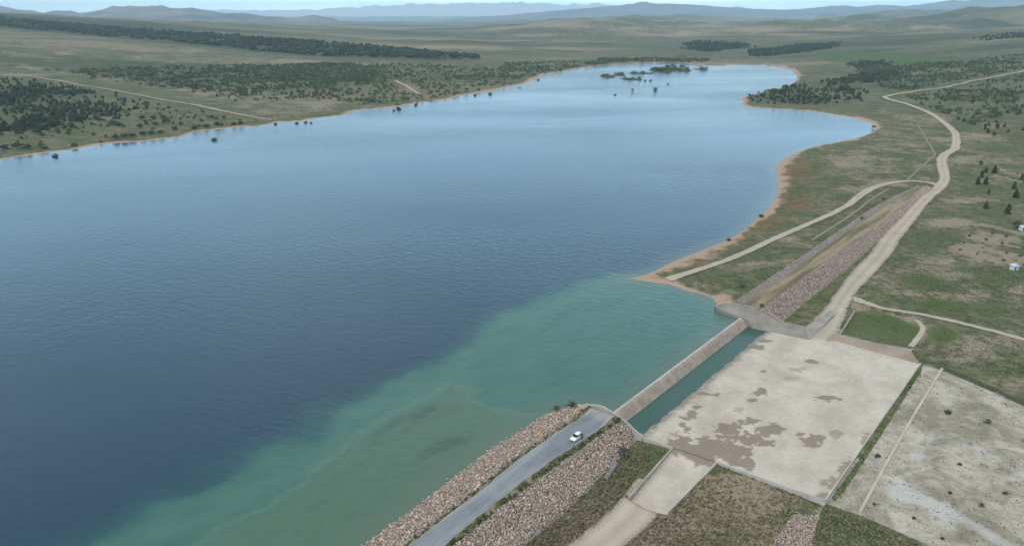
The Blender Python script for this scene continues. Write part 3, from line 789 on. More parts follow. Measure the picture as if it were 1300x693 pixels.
def split_boulders(spots, n, label, group):
    spots = sorted(spots, key=prominence, reverse=True)
    big, rest = spots[:n], spots[n:]
    for (x, y, z, s) in big:
        o = link(bpy.data.objects.new("boulder", BOULDER[rg.integers(6)]))
        o.location = (x, y, z); o.scale = (s, s, s * rg.uniform(.85, 1.1)); o.rotation_euler = tuple(rg.uniform(0, 6.28, 3))
        tag(o, label, "boulder", group)
    return rest
ul = split_boulders(ul, 150, "larger pinkish boulder in the near end of the lakeside riprap, left of the asphalt road", "larger boulders of the near lakeside riprap")
dl_ = split_boulders(dl_, 150, "larger pinkish boulder in the near end of the dry-side riprap, right of the asphalt road", "larger boulders of the near dry-side riprap")
ul = [p for p in ul if in_frame(p, 60)]; dl_ = [p for p in dl_ if in_frame(p, 60)]
tag(merge(ROCKS_LO, ul, rg, "riprap", M_ROCK, True), "pinkish broken stone lining the lake side of the near dam", "riprap", kind='stuff')
tag(merge(ROCKS_LO, dl_, rg, "riprap", M_ROCK, True), "pinkish broken stone covering the dry side of the near dam", "riprap", kind='stuff')
tag(merge(ROCKS_LO, scatter_between(r1, r2, 3400, rg, .17, .42, 0, 1), rg, "riprap", M_ROCK2, True), "grey broken stone lining the lake side of the far dam", "riprap", kind='stuff')
tag(merge(ROCKS_LO, scatter_between(r3, r4, 4600, rg, .17, .42, .05, 1), rg, "riprap", M_ROCK3, True), "rosy broken stone on the dry side of the far dam", "riprap", kind='stuff')

# stone channel running away from the apron's near corner
ch_a = [tuple(ground_at(x, y)[0]) for x, y in [(1024, 629), (1006, 654), (978, 694), (950, 740)]]
ch_b = [tuple(ground_at(x, y)[0]) for x, y in [(1047, 637), (1040, 655), (1029, 694), (1015, 740)]]
ch_a = [(x, y, z + .12) for x, y, z in ch_a]; ch_b = [(x, y, z + .12) for x, y, z in ch_b]
o, _ = loft("stone_channel", [ch_a, ch_b], 60, M_BED, 10, .2, 12); tag(o, kind='structure')
tag(merge(ROCKS_LO, scatter_between(ch_a, ch_b, 900, rg, .14, .32, 0, 1), rg, "riprap", M_ROCK3, True), "pink and grey stones filling the channel below the pale apron", "riprap", kind='stuff')

# ------------------------------------------------------------------ concrete
def concrete_mat(name, a, b, stain=(.2, .17, .14), sa=.5, sc_=.25):
    t = NT(name, .9, .2)
    n = t.noise(sc_, 6, .6); f = t.noise(4, 4, .7); s = t.noise(.6, 5, .7, dist=.5)
    c = t.mix(t.ramp(n, .3, .7), a, b); c = t.mix(t.ramp(s, .55, .75, 0, sa), c, stain); c = t.mix(t.ramp(f, .5, .8, 0, .25), c, tuple(k * .6 for k in a))
    t.color(c); t.bump(f, .25, .05); return t.m
M_CONC = concrete_mat("wall concrete", (.25, .23, .20), (.36, .33, .29))
M_WEIRF = concrete_mat("weathered weir face", (.29, .225, .18), (.40, .32, .26), (.22, .17, .135), .6, .4)
M_CAP = concrete_mat("pale concrete", (.40, .37, .33), (.52, .48, .43), (.3, .26, .22), .4)
M_SILL = concrete_mat("brown concrete", (.26, .195, .135), (.36, .30, .235), (.33, .30, .26), .6, .12)
M_GREYSLOPE = concrete_mat("grey paved slope", (.20, .18, .155), (.29, .265, .235), (.15, .13, .11), .6, .3)

def section_loft(name, A, B, prof, mat, parent=None, n=80, smooth=False, close=True):
    """prof: (offset to the downstream side, z) list swept from A to B"""
    A = np.array(A); B = np.array(B); d = (B - A) / np.linalg.norm(B - A); nn = np.array([d[1], -d[0]])
    k = np.linspace(0, 1, n)
    V = []
    for o_, z in prof:
        q = A + np.outer(k, B - A) + nn * o_
        V.append(np.column_stack([q, np.full(n, z)]))
    V = np.stack(V); F = grid_faces(len(prof), n)
    ob = np_mesh(name, V.reshape(-1, 3), F, mat, parent, smooth=smooth)
    return ob
weir = tag(empty("spillway_weir", (float(WEIR_A[0]), float(WEIR_A[1]), 0)), "long brown concrete weir with a pale crest damming the green lake", "weir")
def keep_parent(o, p):
    o.parent = p; o.matrix_parent_inverse = Matrix.Translation(-p.location); return o
face = [(.55, .57), (.8, .52), (1.1, .36), (1.45, .02), (1.8, -.5), (2.2, -1.15), (2.6, -1.75), (3.0, -2.2), (3.2, -3.2)]
keep_parent(section_loft("weir_face", WEIR_A - UDIR * .6, WEIR_B + UDIR * 1.2, face, M_WEIRF, smooth=True), weir)
keep_parent(section_loft("weir_crest", WEIR_A - UDIR * .6, WEIR_B + UDIR * 1.2, [(-.05, -4), (-.05, .58), (0, .62), (.5, .62), (.56, .575), (.56, .3)], M_CAP), weir)

# apron: pale slab, its stains and the edge that dips under the pool
mnx, mny = np.min(slab_w, 0); mxx, mxy = np.max(slab_w, 0)
# local frame of the apron: a along the weir, b downstream
Wd = (WEIR_B - WEIR_A) / np.linalg.norm(WEIR_B - WEIR_A); Wn = np.array([Wd[1], -Wd[0]])
sl = [((np.array(p) - WEIR_A) @ Wd, (np.array(p) - WEIR_A) @ Wn) for p in slab_w]
poolL, poolR = un(818, 546, SLAB_Z), un(967, 422, SLAB_Z)
pb0, pb1 = (poolL - WEIR_A) @ Wn, (poolR - WEIR_A) @ Wn
pa0, pa1 = (poolL - WEIR_A) @ Wd, (poolR - WEIR_A) @ Wd
av = np.arange(min(p[0] for p in sl) - 1, max(p[0] for p in sl) + 1, .33); bv = np.arange(0.5, max(p[1] for p in sl) + 1, .33)
A2, B2 = np.meshgrid(av, bv)
inn = poly_sd(A2.ravel(), B2.ravel(), sl).reshape(A2.shape)
SX = WEIR_A[0] + A2 * Wd[0] + B2 * Wn[0]; SY = WEIR_A[1] + A2 * Wd[1] + B2 * Wn[1]
edge_b = pb0 + (A2 - pa0) / (pa1 - pa0) * (pb1 - pb0)
eb = B2 - edge_b
SZ = SLAB_Z + np.where(eb < 2.5, -.045 * (2.5 - eb) + .028, .0) + (fbm(SX / 2.2, SY / 2.2, 4, 91) - .5) * .06 * sstep(4, 0, eb) 
SZ = np.where(eb < -1.2, SZ - .5 * (-1.2 - eb), SZ)
SZ = SZ - .12 * sstep(12, 30, 0 * eb)
SZ = np.maximum(SZ, -5)
SPX, SPY = proj(SX, SY, SZ)
st = np.zeros(A2.shape)
sn = (fbm(SX / 3.0, SY / 3.0, 5, 95) - .5); sn2 = fbm(SX / 1.1, SY / 1.1, 4, 96) - .5
def stain(px, py, rx, ry, k=1.0, a=0.0):
    global st
    dx = SPX - px; dy = SPY - py; ca, sa = math.cos(a), math.sin(a)
    q = np.sqrt(((dx * ca + dy * sa) / rx) ** 2 + ((-dx * sa + dy * ca) / ry) ** 2) + sn * 2.1 + sn2 * 1.3
    st = np.maximum(st, k * (1 - sstep(.82, 1.02, q)))
for s_ in [(890, 568, 50, 10), (868, 566, 26, 14), (912, 575, 34, 14), (872, 572, 30, 16), (895, 578, 30, 14), (925, 570, 30, 12), (935, 556, 22, 9), (905, 562, 40, 9), (882, 574, 42, 19), (915, 565, 36, 16), (905, 580, 28, 10), (945, 559, 24, 8), (862, 566, 16, 8), (925, 547, 14, 9), (918, 541, 9, 5), (951, 589, 10, 6), (943, 586, 5, 3), (957, 534, 17, 5), (975, 549, 18, 10), (970, 562, 11, 5), (983, 543, 10, 6),
           (1027, 557, 16, 6), (1033, 564, 9, 4), (1016, 551, 8, 4), (1050, 505, 15, 4), (1068, 507, 9, 2, 1, .15), (966, 497, 10, 4), (955, 508, 5, 2), (1030, 459, 11, 2.6, 1, .15), (911, 500, 7, 3, 1, -.4), (886, 516, 10, 4), (877, 527, 10, 6), (893, 499, 8, 2.5), (961, 441, 9, 3), (971, 433, 8, 2), (970, 472, 5, 2), (866, 538, 5, 3), (873, 545, 4, 2),
           (1063, 551, 9, 5, .7), (1100, 558, 9, 7, .75), (1078, 595, 30, 9, .85, -.72), (1060, 612, 18, 9, .8, -.6), (1050, 630, 12, 9, .85), (1095, 577, 12, 7, .8, -.8), (1014, 468, 9, 3, .6), (1005, 480, 10, 3, .35), (935, 520, 9, 3, .5), (855, 552, 8, 2.5, .6, .4)]:
    stain(*s_)
# thin wet line along the pool
wetl = np.clip(np.exp(-((eb - .7) / 1.5) ** 2) + (fbm(SX / 1.5, SY / 1.5, 4, 97) - .5) * 1.2 * np.exp(-((eb - 1.5) / 2.5) ** 2), 0, 1)
rf = (np.roll(np.roll(inn, -1, 0), -1, 1) < .2)
ny_, nx_ = A2.shape
ii = (np.arange(ny_ - 1)[:, None] * nx_ + np.arange(nx_ - 1)[None, :]); FQ = np.stack([ii, ii + nx_, ii + nx_ + 1, ii + 1], -1).reshape(-1, 4)
okf = (inn.ravel()[FQ] < .25).all(1)
def slab_mat():
    t = NT("pale apron concrete", .9, .2)
    n = t.noise(.10, 6, .66, dist=.2); f = t.noise(1.2, 5, .7); l = t.noise(.25, 5, .6, stretch=(.3, 1, 1, .9))
    c = t.mix(t.ramp(n, .32, .68), (.42, .37, .30), (.555, .505, .425))
    c = t.mix(t.ramp(l, .5, .7, 0, .4), c, (.61, .565, .485))
    c = t.mix(t.ramp(f, .48, .75, 0, .5), c, (.34, .295, .245))
    c = t.mix(t.math('MULTIPLY', t.attr("stain"), t.ramp(f, .2, .6, .75, .95)), c, t.mix(n, (.205, .165, .125), (.26, .215, .17)))
    c = t.mix(t.math('MULTIPLY', t.attr("wet"), .85), c, (.20, .17, .14))
    t.color(c); t.bump(f, .25, .06); return t.m
M_SLAB = slab_mat()
slab = np_mesh("pavement", np.stack([SX, SY, SZ], -1).reshape(-1, 3), FQ[okf], M_SLAB, smooth=True, attrs=dict(stain=st.ravel(), wet=wetl.ravel()))
tag(slab, kind='structure')
# slab edge kerbs (butt against the slab's outer edges)
def wall_along(name, pts, thick, bottoms, mat, parent=None, side=1, n_step=1.0):
    """upright wall: pts = top centreline xyz, bottoms = z or list"""
    Pn = resample(pts, n_step); n = len(Pn)
    bt = np.full(n, bottoms) if np.ndim(bottoms) == 0 else np.interp(np.linspace(0, 1, n), np.linspace(0, 1, len(bottoms)), bottoms)
    tg = np.gradient(Pn[:, :2], axis=0); tg /= np.linalg.norm(tg, axis=1)[:, None] + 1e-9
    nn = np.column_stack([tg[:, 1], -tg[:, 0]]) * thick / 2
    ring = []
    b = .04
    for off, dz in [(-1, None), (-1, -b), (-1 + 2 * b, 0), (1 - 2 * b, 0), (1, -b), (1, None)]:
        z = Pn[:, 2] + dz if dz is not None else bt
        ring.append(np.column_stack([Pn[:, :2] + nn * off, z]))
    V = np.stack(ring); F = [list(f) for f in grid_faces(6, n)]
    Vv = V.reshape(-1, 3)
    me = bpy.data.meshes.new(name)
    caps = [[k * n for k in range(6)][::-1], [k * n + n - 1 for k in range(6)]]
    me.from_pydata([tuple(v) for v in Vv], [], F + caps); me.update(); me.materials.append(mat)
    o = link(bpy.data.objects.new(name, me))
    if parent: keep_parent(o, parent)
    return o
kw = wall_along("apron_kerb", [P3(911, 585.5, -1.9), P3(1025, 626.5, -1.9)], .35, -4.4, M_CAP); tag(kw, "thin concrete kerb between the pale apron and the dry grass below it", "kerb")
kw = wall_along("apron_kerb", [P3(1048, 633.5, -1.93), P3(1169, 460.5, -1.93)], .3, -4.0, M_CAP); tag(kw, "thin weedy kerb along the apron edge facing the quarry ground", "kerb")

kw = wall_along("apron_kerb", [P3(1025.4, 627, -1.93), P3(1047.6, 634, -1.93)], .3, -4.4, M_CAP); tag(kw, "short kerb at the apron corner above the stone channel", "kerb")
# pool behind the weir
bm = bmesh.new()
pq = [WEIR_A - Wd * .4 + Wn * 2.6, WEIR_B + Wd * 6.5 + Wn * 2.6, WEIR_B + Wd * 6.5 + Wn * (pb1 + 3.2), WEIR_A - Wd * .2 + Wn * (pb0 + 3.0)]
for p in pq: bm.verts.new((p[0], p[1], -2.055))
bm.faces.new(bm.verts)
def pool_mat():
    t = NT("pool water", .08, .5); t.b.inputs["IOR"].default_value = 1.333
    n = t.noise(.15, 4, .6)
    t.color(t.mix(n, (.028, .082, .064), (.042, .108, .084)))
    t.bump(t.noise(1.2, 3, .5), .25, .3); return t.m
tag(bm_obj("pool_water", bm, pool_mat()), kind='structure')

# left abutment wall, stepping down from the crest to the apron
lw = tag(empty("abutment_wall", tuple(P3(778, 523, 0))), "pale concrete wall curving round the near dam's end and down to the apron", "retaining wall")
top = [P3(747, 513, 3.3), P3(758, 513.5, 3.3), P3(768, 516.5, 3.3), P3(780, 524, 3.25), P3(790, 530.5, 2.7), P3(797, 536, 1.7), P3(806, 545, .4), P3(816, 553.5, -.9)]
wall_along("curved_wall", top, .32, [-2, -2.5, -3, -3.5], M_CAP, lw)
wall_along("apron_wall", [P3(816.8, 554.2, -.95), P3(835, 560.5, -1.5), P3(853, 567, -1.75)], .32, -4, M_CAP, lw)
# right abutment: paved slope, upstream wing and foot wall
rw = tag(empty("abutment_wall", tuple(P3(956, 400, 0))), "grey sloping concrete abutment where the weir meets the far dam", "retaining wall")
tp = [P3(908, 389.5, 1.25), P3(914, 386.5, 2.0), P3(922, 385.5, 2.7), P3(938, 386.5, 3.12), P3(957, 390, 3.15), P3(972, 398.5, 2.2), P3(988, 407.5, 1.0), P3(1006, 411.5, .1), P3(1023, 415.5, -.6)]
bt = [P3(909, 391.5, 1.1), P3(920, 395.5, 1.0), P3(931, 399, .95), P3(940, 402.5, .85), P3(949, 406, .3), P3(955, 416.5, -1.95), P3(975, 420.5, -2.0), P3(994, 424.5, -2.0), P3(1027, 431.5, -2.0)]
o, rr = loft("paved_slope", [[tuple(v) for v in tp], [tuple(v) for v in bt]], 90, M_GREYSLOPE, 12, .03, 3); keep_parent(o, rw)
lowr = [tuple((p[0] + .05, p[1] - .05, -3.6)) for p in bt]
o, _ = loft("foot_wall", [[tuple(v) for v in bt], lowr], 90, M_GREYSLOPE, 3); keep_parent(o, rw)
backr = [tuple((p[0], p[1] + .6, p[2] - .02)) for p in tp]; backl = [tuple((p[0], p[1] + .6, -3)) for p in tp]
o, _ = loft("coping", [[tuple((p[0], p[1], p[2] + .1)) for p in tp], [tuple((p[0], p[1] + .5, p[2] + .1)) for p in tp], backl], 90, M_CAP, 2); keep_parent(o, rw)
o, _ = loft('side_ramp', [[tuple(P3(1022, 416, -.55)), tuple(P3(1038, 404.5, -.65)), tuple(P3(1054, 393.5, -.8))], [tuple(P3(1027.5, 431, -1.95)), tuple(P3(1045, 414, -1.75)), tuple(P3(1060, 399, -1.5))]], 40, M_CONC, 6, .03, 4); keep_parent(o, rw)
# sill between apron and the grass square
sq = tag(empty("low_bank", tuple(P3(1110, 440, -1.5))), "low brown and grey concrete bank along the apron's far edge", "bank")
s_lo = [P3(1050, 433, -1.97), P3(1062, 433, -1.97), P3(1110, 446.5, -1.97), P3(1168, 462, -1.97)]
s_hi = [P3(1052, 427.5, -1.3), P3(1068, 427, -1.2), P3(1110, 437.5, -1.2), P3(1157, 446, -1.2)]
s_bk = [P3(1054, 425, -1.3), P3(1070, 424.6, -1.22), P3(1112, 435, -1.22), P3(1160, 443, -1.22)]
s_bk2 = [tuple((v[0] + .3, v[1] + .6, -3)) for v in s_bk]
o, _ = loft("sloping_face", [[tuple(v) for v in s_lo], [tuple(v) for v in s_hi]], 60, M_SILL, 5); keep_parent(o, sq)
o, _ = loft("top_edge", [[tuple(v) for v in s_hi], [tuple(v) for v in s_bk], s_bk2], 60, M_CONC, 2); keep_parent(o, sq)
o = wall_along("side_kerb", [P3(1064, 427, -1.25), P3(1075, 410, -1.2), P3(1085, 394, -1.15)], .5, -3, M_CONC, sq)
# long kerb through the quarry ground
gk = ground_at([1196, 1162, 1127, 1092], [468, 524, 585, 649])
kk = wall_along("concrete_kerb", [Vector(tuple(p)) + Vector((0, 0, .3)) for p in gk], .62, [p[2] - .6 for p in gk], M_CAP)
tag(kk, "long straight pale concrete kerb crossing the grey quarry ground", "kerb")

# chute
fz0, fz1 = -2.75, -4.6
fl = [[tuple(P3(856, 569, -2.0)), tuple(P3(865, 577, fz0)), tuple(P3(806, 641, fz1)), tuple(P3(792, 656, fz1 - .6))], [tuple(P3(911, 587, -2.0)), tuple(P3(909, 592, fz0)), tuple(P3(848, 653, fz1)), tuple(P3(836, 667, fz1 - .6))]]
# floor: starts level with the apron and ramps down
cl0 = np.array([CH_L0[0], CH_L0[1]]); cr0 = np.array([CH_R0[0], CH_R0[1]]); cl1 = np.array([CH_L1[0], CH_L1[1]]); cr1 = np.array([CH_R1[0], CH_R1[1]])
nK, nW = 60, 24
k = np.linspace(0, 1, nK); w = np.linspace(0, 1, nW)
kx = k * 1.24 - .08; KL = cl0[None] + kx[:, None] * (cl1 - cl0)[None]; KR = cr0[None] + kx[:, None] * (cr1 - cr0)[None]
fzk = np.interp(k, [0, .11, .27, .87, 1], [SLAB_Z - .03, -2.35, -3.1, -4.6, -5.1])
V = KL[:, None] * (1 - w)[None, :, None] + KR[:, None] * w[None, :, None]
Vz = np.broadcast_to(fzk[:, None], V.shape[:2])
chst = np.clip(1.2 - k * 5.0, 0, 1)[:, None] * np.ones(nW)[None] + (fbm(V[..., 0] / 2, V[..., 1] / 2, 3, 99) - .5) * .8
chst = np.maximum(sstep(.35, .55, chst), .55 * np.exp(-(w / .1) ** 2)[None, :])
chute = tag(empty("spillway_chute", tuple(P3(850, 610, -3))), "pale concrete chute with low side walls leading off the apron", "chute")
o = np_mesh("chute_floor", np.dstack([V, Vz]).reshape(-1, 3), grid_faces(nK, nW), M_SLAB, smooth=True, attrs=dict(stain=chst.ravel(), wet=0 * chst.ravel())); keep_parent(o, chute)
M_CHW = concrete_mat("chute wall concrete", (.33, .28, .23), (.44, .39, .33), (.22, .17, .13), .6)
wall_along("side_wall", [Vector((cl0[0], cl0[1], -1.85)), Vector((cl1[0], cl1[1], -3.2))], .4, [-3.4, -5.6], M_CHW, chute)
wall_along("side_wall", [Vector((cr0[0], cr0[1], -1.85)), Vector((cr1[0], cr1[1], -3.2))], .4, [-3.4, -5.6], M_CAP, chute)

# ------------------------------------------------------------------ tracks draped on the ground
TRACKS = []
def track(name, pxs, wpx, mat=M_DIRT, lift=.05, step=None, zfix=None, jag=.2, ends=True):
    """dirt track: centreline and half-width (in photo pixels across) laid on the ground"""
    C = ground_at([p[0] for p in pxs], [p[1] for p in pxs])
    if zfix is not None: C[:, 2] = zfix
    dist = np.hypot(C[:, 0], C[:, 1])
    Wm = np.array(wpx, float) if np.ndim(wpx) else np.full(len(pxs), float(wpx))
    A = np.column_stack([C[:, :2], Wm])
    TRACKS.append([tuple(q) for q in C[:, :2]])
    step = step or max(.8, dist.min() * .004)
    A = resample(A, step); A = smooth_line(A, 12)
    tg = np.gradient(A[:, :2], axis=0); tg /= np.linalg.norm(tg, axis=1)[:, None] + 1e-9
    nn = np.column_stack([tg[:, 1], -tg[:, 0]])
    n = len(A); nW = 9
    js = A[:, 2] * 1.2 + .6
    jl = (fbm(A[:, 0] / js / 1.2, A[:, 1] / js / 1.2, 4, 301) - .5) * jag * 2; jr = (fbm(A[:, 0] / js / 1.2, A[:, 1] / js / 1.2, 4, 302) - .5) * jag * 2
    rowsV = []; ed = []; rut = []
    for q in np.linspace(-1, 1, nW):
        hw = A[:, 2] * (1 + np.where(q < 0, jl, jr))
        xy = A[:, :2] + nn * (q * hw)[:, None]
        r_ = np.hypot(xy[:, 0], xy[:, 1])
        z = gridz(xy[:, 0], xy[:, 1]) + lift + r_ * .0002 + (r_ / 1000) ** 2 * .35
        rut.append(np.full(n, math.exp(-((abs(q) - .42) / .2) ** 2))); rowsV.append(np.column_stack([xy, z])); ed.append(np.full(n, max(0, (abs(q) - .55) / .45) * .8))
    V = np.stack(rowsV)
    return tag(np_mesh(name, V.reshape(-1, 3), grid_faces(nW, n), mat, smooth=True, attrs=dict(edge=np.concatenate(ed), rut=np.concatenate(rut))), kind='structure')
# half-widths in metres
track("dirt_track", [(1026, 440), (1042, 424), (1053, 406), (1064, 388), (1074, 372), (1087, 355), (1103, 339), (1118, 322), (1128, 306), (1140, 292), (1155, 276), (1167, 261), (1180, 248), (1193, 238), (1200, 228), (1197, 215), (1195, 203), (1200, 196), (1212, 190), (1214, 181), (1213, 170), (1203, 160), (1190, 150), (1176, 142), (1160, 136), (1145, 131), (1128, 127), (1122, 124)],
      [6.5, 5.4, 4.4, 3.4, 3.2, 3.6, 3.9, 4.1, 4.0, 3.8, 3.6, 3.4, 3.4, 3.4, 3.0, 3.4, 3.4, 3.2, 3.4, 3.2, 3.2, 3.0, 2.8, 2.8, 2.8, 3, 3, 3], lift=.12)
track("dirt_track", [(1122, 124), (1140, 120), (1165, 116), (1200, 112), (1225, 106), (1250, 101), (1275, 96), (1300, 91), (1340, 84), (1400, 75)], 3.0, lift=.14)
track("dirt_track", [(1193, 236), (1178, 232), (1160, 230), (1140, 231), (1120, 235), (1103, 241), (1090, 250), (1078, 260), (1058, 271), (1030, 283), (1000, 296), (975, 307), (950, 319), (922, 331), (895, 340), (870, 348), (848, 355)], [2.4, 2.0, 1.9, 2.0, 2.4, 2.5, 2.4, 2.0, 1.8, 1.8, 1.8, 1.8, 1.8, 1.8, 1.8, 2.0, 2.2], lift=.13)
track("dirt_track", [(1074, 376), (1095, 383), (1120, 392), (1150, 396), (1180, 401), (1220, 410), (1260, 420), (1300, 431), (1360, 448)], [2.5, 2.2, 1.4, 1.2, 1.3, 1.4, 1.4, 1.4, 1.4], lift=.09, jag=.5)
track("dirt_track", [(829, 634), (822, 641), (802, 658), (775, 680), (758, 694), (735, 715), (700, 745)], [4.0, 4.2, 4.2, 4.2, 4.4, 4.6, 5], lift=.14, jag=.15)
M_FAINT = dirt_mat("faint path", (.20, .175, .12), (.29, .25, .18))
track("path", [(1062, 392), (1072, 374), (1080, 360), (1088, 346), (1099, 334), (1112, 325)], 1.3, lift=.1)
track("path", [(1156, 442), (1163, 432), (1172, 420), (1171, 412), (1162, 406)], .9, lift=.1)
track("path", [(1150, 231), (1163, 218), (1178, 205), (1188, 196), (1183, 188), (1177, 180), (1172, 170), (1165, 160)], .9, M_FAINT, jag=.6)
track("path", [(1020, 232), (1060, 232), (1095, 233), (1118, 235)], .8, M_FAINT, jag=.6)
track("path", [(1128, 240), (1108, 252), (1090, 266), (1072, 279), (1050, 293), (1030, 305)], .8, M_FAINT, jag=.6)
track("dirt_track", [(-60, 93), (0, 96), (40, 98), (80, 104), (130, 113), (180, 122), (230, 131), (280, 141), (320, 149), (345, 153)], [2.4, 2.4, 2.4, 2.2, 2.0, 2.0, 2.0, 2.0, 1.8, 1.6], lift=.25)
track("path", [(502, 103), (512, 108), (522, 114), (533, 120)], 2.4, lift=.12)
#track gap beside the abutment
# ------------------------------------------------------------------ trees
def leaf_mat(name, a, b):
    t = NT(name, .85, .15)
    n = t.noise(1.1, 3, .6)
    tone = t.math('FRACT', t.math('ADD', t.attr("tone"), t.rnd()))
    c = t.mix(tone, a, b); c = t.mix(t.ramp(n, .4, .7, 0, .6), c, tuple(k * 1.5 for k in b))
    t.color(c)
    return t.m
M_PINE = leaf_mat("pine needles", (.024, .040, .022), (.072, .088, .044))
M_BUSH = leaf_mat("broad leaves", (.050, .074, .030), (.105, .128, .055))
M_PALEB = leaf_mat("grey green leaves", (.075, .095, .070), (.11, .13, .10))
M_BARK = flat_mat("bark", (.10, .075, .055), .9, .1)
def crown(kind, n, size, seed, core=True):
    rg = np.random.default_rng(seed)
    V, F = [], []
    lob = rg.uniform(0, 6.28, 3); la = rg.uniform(.18, .42, 3)
    for i in range(n):
        if kind == 'pine':
            h = 1 - math.sqrt(rg.uniform(0, 1)) * .92
            a = rg.uniform(0, 6.28)
            Rr_ = (.27 * (1 - h) ** .6 * min(1, .35 + h * 4) + .02) * (1 + sum(la[k] * math.sin((k + 2) * a + lob[k] + h * 9) for k in range(3)) * .8)
            r = Rr_ * rg.uniform(.45, 1.05)
            p = np.array([r * math.cos(a), r * math.sin(a), h - r * .25])
        else:
            a = rg.uniform(0, 6.28); ph = math.acos(rg.uniform(-.35, 1)); rr = rg.uniform(.55, 1.05) * (1 + sum(la[k] * math.sin((k + 2) * a + lob[k] + ph * 4) for k in range(3)))
            p = np.array([rr * .52 * math.sin(ph) * math.cos(a), rr * .52 * math.sin(ph) * math.sin(a), .5 + rr * .46 * math.cos(ph)])
        nrm = rg.normal(size=3) + np.array([math.cos(a), math.sin(a), .8]) * .9; nrm /= np.linalg.norm(nrm)
        t1 = np.cross(nrm, rg.normal(size=3)); t1 /= np.linalg.norm(t1); t2 = np.cross(nrm, t1)
        s = size * rg.uniform(.6, 1.3)
        b = len(V)
        V += [p - t1 * s - t2 * s * .5, p + t1 * s * .3 - t2 * s * .8, p + t1 * s + t2 * s * .4, p - t1 * s * .4 + t2 * s * .8]
        F.append([b, b + 1, b + 2, b + 3])
    return np.array(V), np.array(F)
def trunk(seed, hh=.8, r=.028):
    V, F = [], []
    rg = np.random.default_rng(seed)
    def limb(p, q, r0, r1):
        p, q = np.array(p, float), np.array(q, float); d = q - p; d /= np.linalg.norm(d)
        t1 = np.cross(d, [.3, .5, .81]); t1 /= np.linalg.norm(t1); t2 = np.cross(d, t1); b = len(V)
        for c, rr in ((p, r0), (q, r1)):
            for k_ in range(5):
                a = k_ * 6.2832 / 5; V.append(c + (t1 * math.cos(a) + t2 * math.sin(a)) * rr)
        for k_ in range(5): F.append([b + k_, b + (k_ + 1) % 5, b + 5 + (k_ + 1) % 5, b + 5 + k_])
    limb((0, 0, -.04), (.01, 0, hh * .5), r, r * .7); limb((.01, 0, hh * .5), (0, .01, hh), r * .7, r * .2)
    for k_ in range(4):
        a = rg.uniform(0, 6.28); h = rg.uniform(.25, .65) * hh
        limb((0, 0, h), (.2 * math.cos(a), .2 * math.sin(a), h + .1), r * .4, r * .12)
    return np.array(V), np.array(F)
def one_mesh(name, cV, cF, tV, tF, mats):
    V = np.concatenate([cV, tV]); F = np.concatenate([cF, tF + len(cV)])
    o = np_mesh(name, V, F, mats, mi=np.concatenate([np.zeros(len(cF)), np.ones(len(tF))]), attrs=dict(tone=np.zeros(len(V)))); me = o.data; bpy.data.objects.remove(o); return me
PINES = [one_mesh("pine_tree", *crown('pine', 230, .085, 300 + i), *trunk(i), [M_PINE, M_BARK]) for i in range(4)]
BUSHES = [one_mesh("leafy_tree", *crown('bush', 200, .13, 330 + i), *trunk(i, .6, .035), [M_BUSH, M_BARK]) for i in range(3)]
DARKB = [one_mesh("dark_tree", *crown('bush', 200, .13, 360 + i), *trunk(i, .6, .035), [M_PINE, M_BARK]) for i in range(3)]
LOP = [crown('pine', 46, .17, 400 + i) for i in range(4)]
LOB = [crown('bush', 40, .26, 420 + i) for i in range(4)]
LOF = [crown('pine', 18, .30, 440 + i) for i in range(4)]

def world_poly_pts(pxs, n, rg, soft=0.0):
    """n points spread evenly over the ground inside an outline taken from the photo"""
    W = ground_at([p[0] for p in pxs], [p[1] for p in pxs])[:, :2]
    poly = [tuple(p) for p in W]; mn, mx = W.min(0), W.max(0)
    out = []
    while len(out) < n:
        q = rg.uniform(mn, mx, (n * 4, 2)); q = q[inside(q[:, 0], q[:, 1], poly)]
        dens = fbm(q[:, 0] / 40, q[:, 1] / 40, 3, 501)
        q = q[rg.uniform(size=len(q)) < np.clip((dens - .28) * 3.2, .03, 1)]
        if len(q):
            q = q + rg.normal(size=q.shape) * np.hypot(q[:, 0], q[:, 1])[:, None] * soft
            _, d, s, al = height(q[:, 0], q[:, 1], True); z = gridz(q[:, 0], q[:, 1])
            ok = (z > .15) | (s > 3)
            for tr in TRACKS: ok &= seg_dist(q[:, 0], q[:, 1], tr)[0] > 3 + .010 * np.hypot(q[:, 0], q[:, 1])
            out += [(a, b, c) for (a, b), c in zip(q[ok], z[ok])]
    return out[:n]
def place(me, p, h, label, cat, group, wide=1.0, name=None):
    o = link(bpy.data.objects.new(name or me.name.split('.')[0], me))
    o.location = (p[0], p[1], p[2] - .05); s = h * .72; o.scale = (s * wide * random.uniform(.85, 1.15), s * wide * random.uniform(.85, 1.15), s); o.rotation_euler = (0, 0, random.uniform(0, 6.28))
    return tag(o, label, cat, group)
rt = np.random.default_rng(77)
def grove(pxs, n, n_ind, meshes, h0, h1, label, cat, group, lod, lodmat, stufflabel, wide=1.0, order='near'):
    pts = world_poly_pts(pxs, n, rt, .012 if n_ind else .004)
    pts.sort(key=lambda p: p[0] ** 2 + p[1] ** 2)
    vis = [p for p in pts if in_frame(p, 2)]; rest_out = [p for p in pts if not in_frame(p, 2)]
    for p in vis[:n_ind]: place(meshes[rt.integers(len(meshes))], p, rt.uniform(h0, h1), label, cat, group, wide)
    h0 *= .72; h1 *= .72
    rest = vis[n_ind:] + rest_out
    return [(x, y, z - .05, rt.uniform(h0, h1) * np.array([wide, wide, 1])) for x, y, z in rest]
stuff_p, stuff_b = [], []
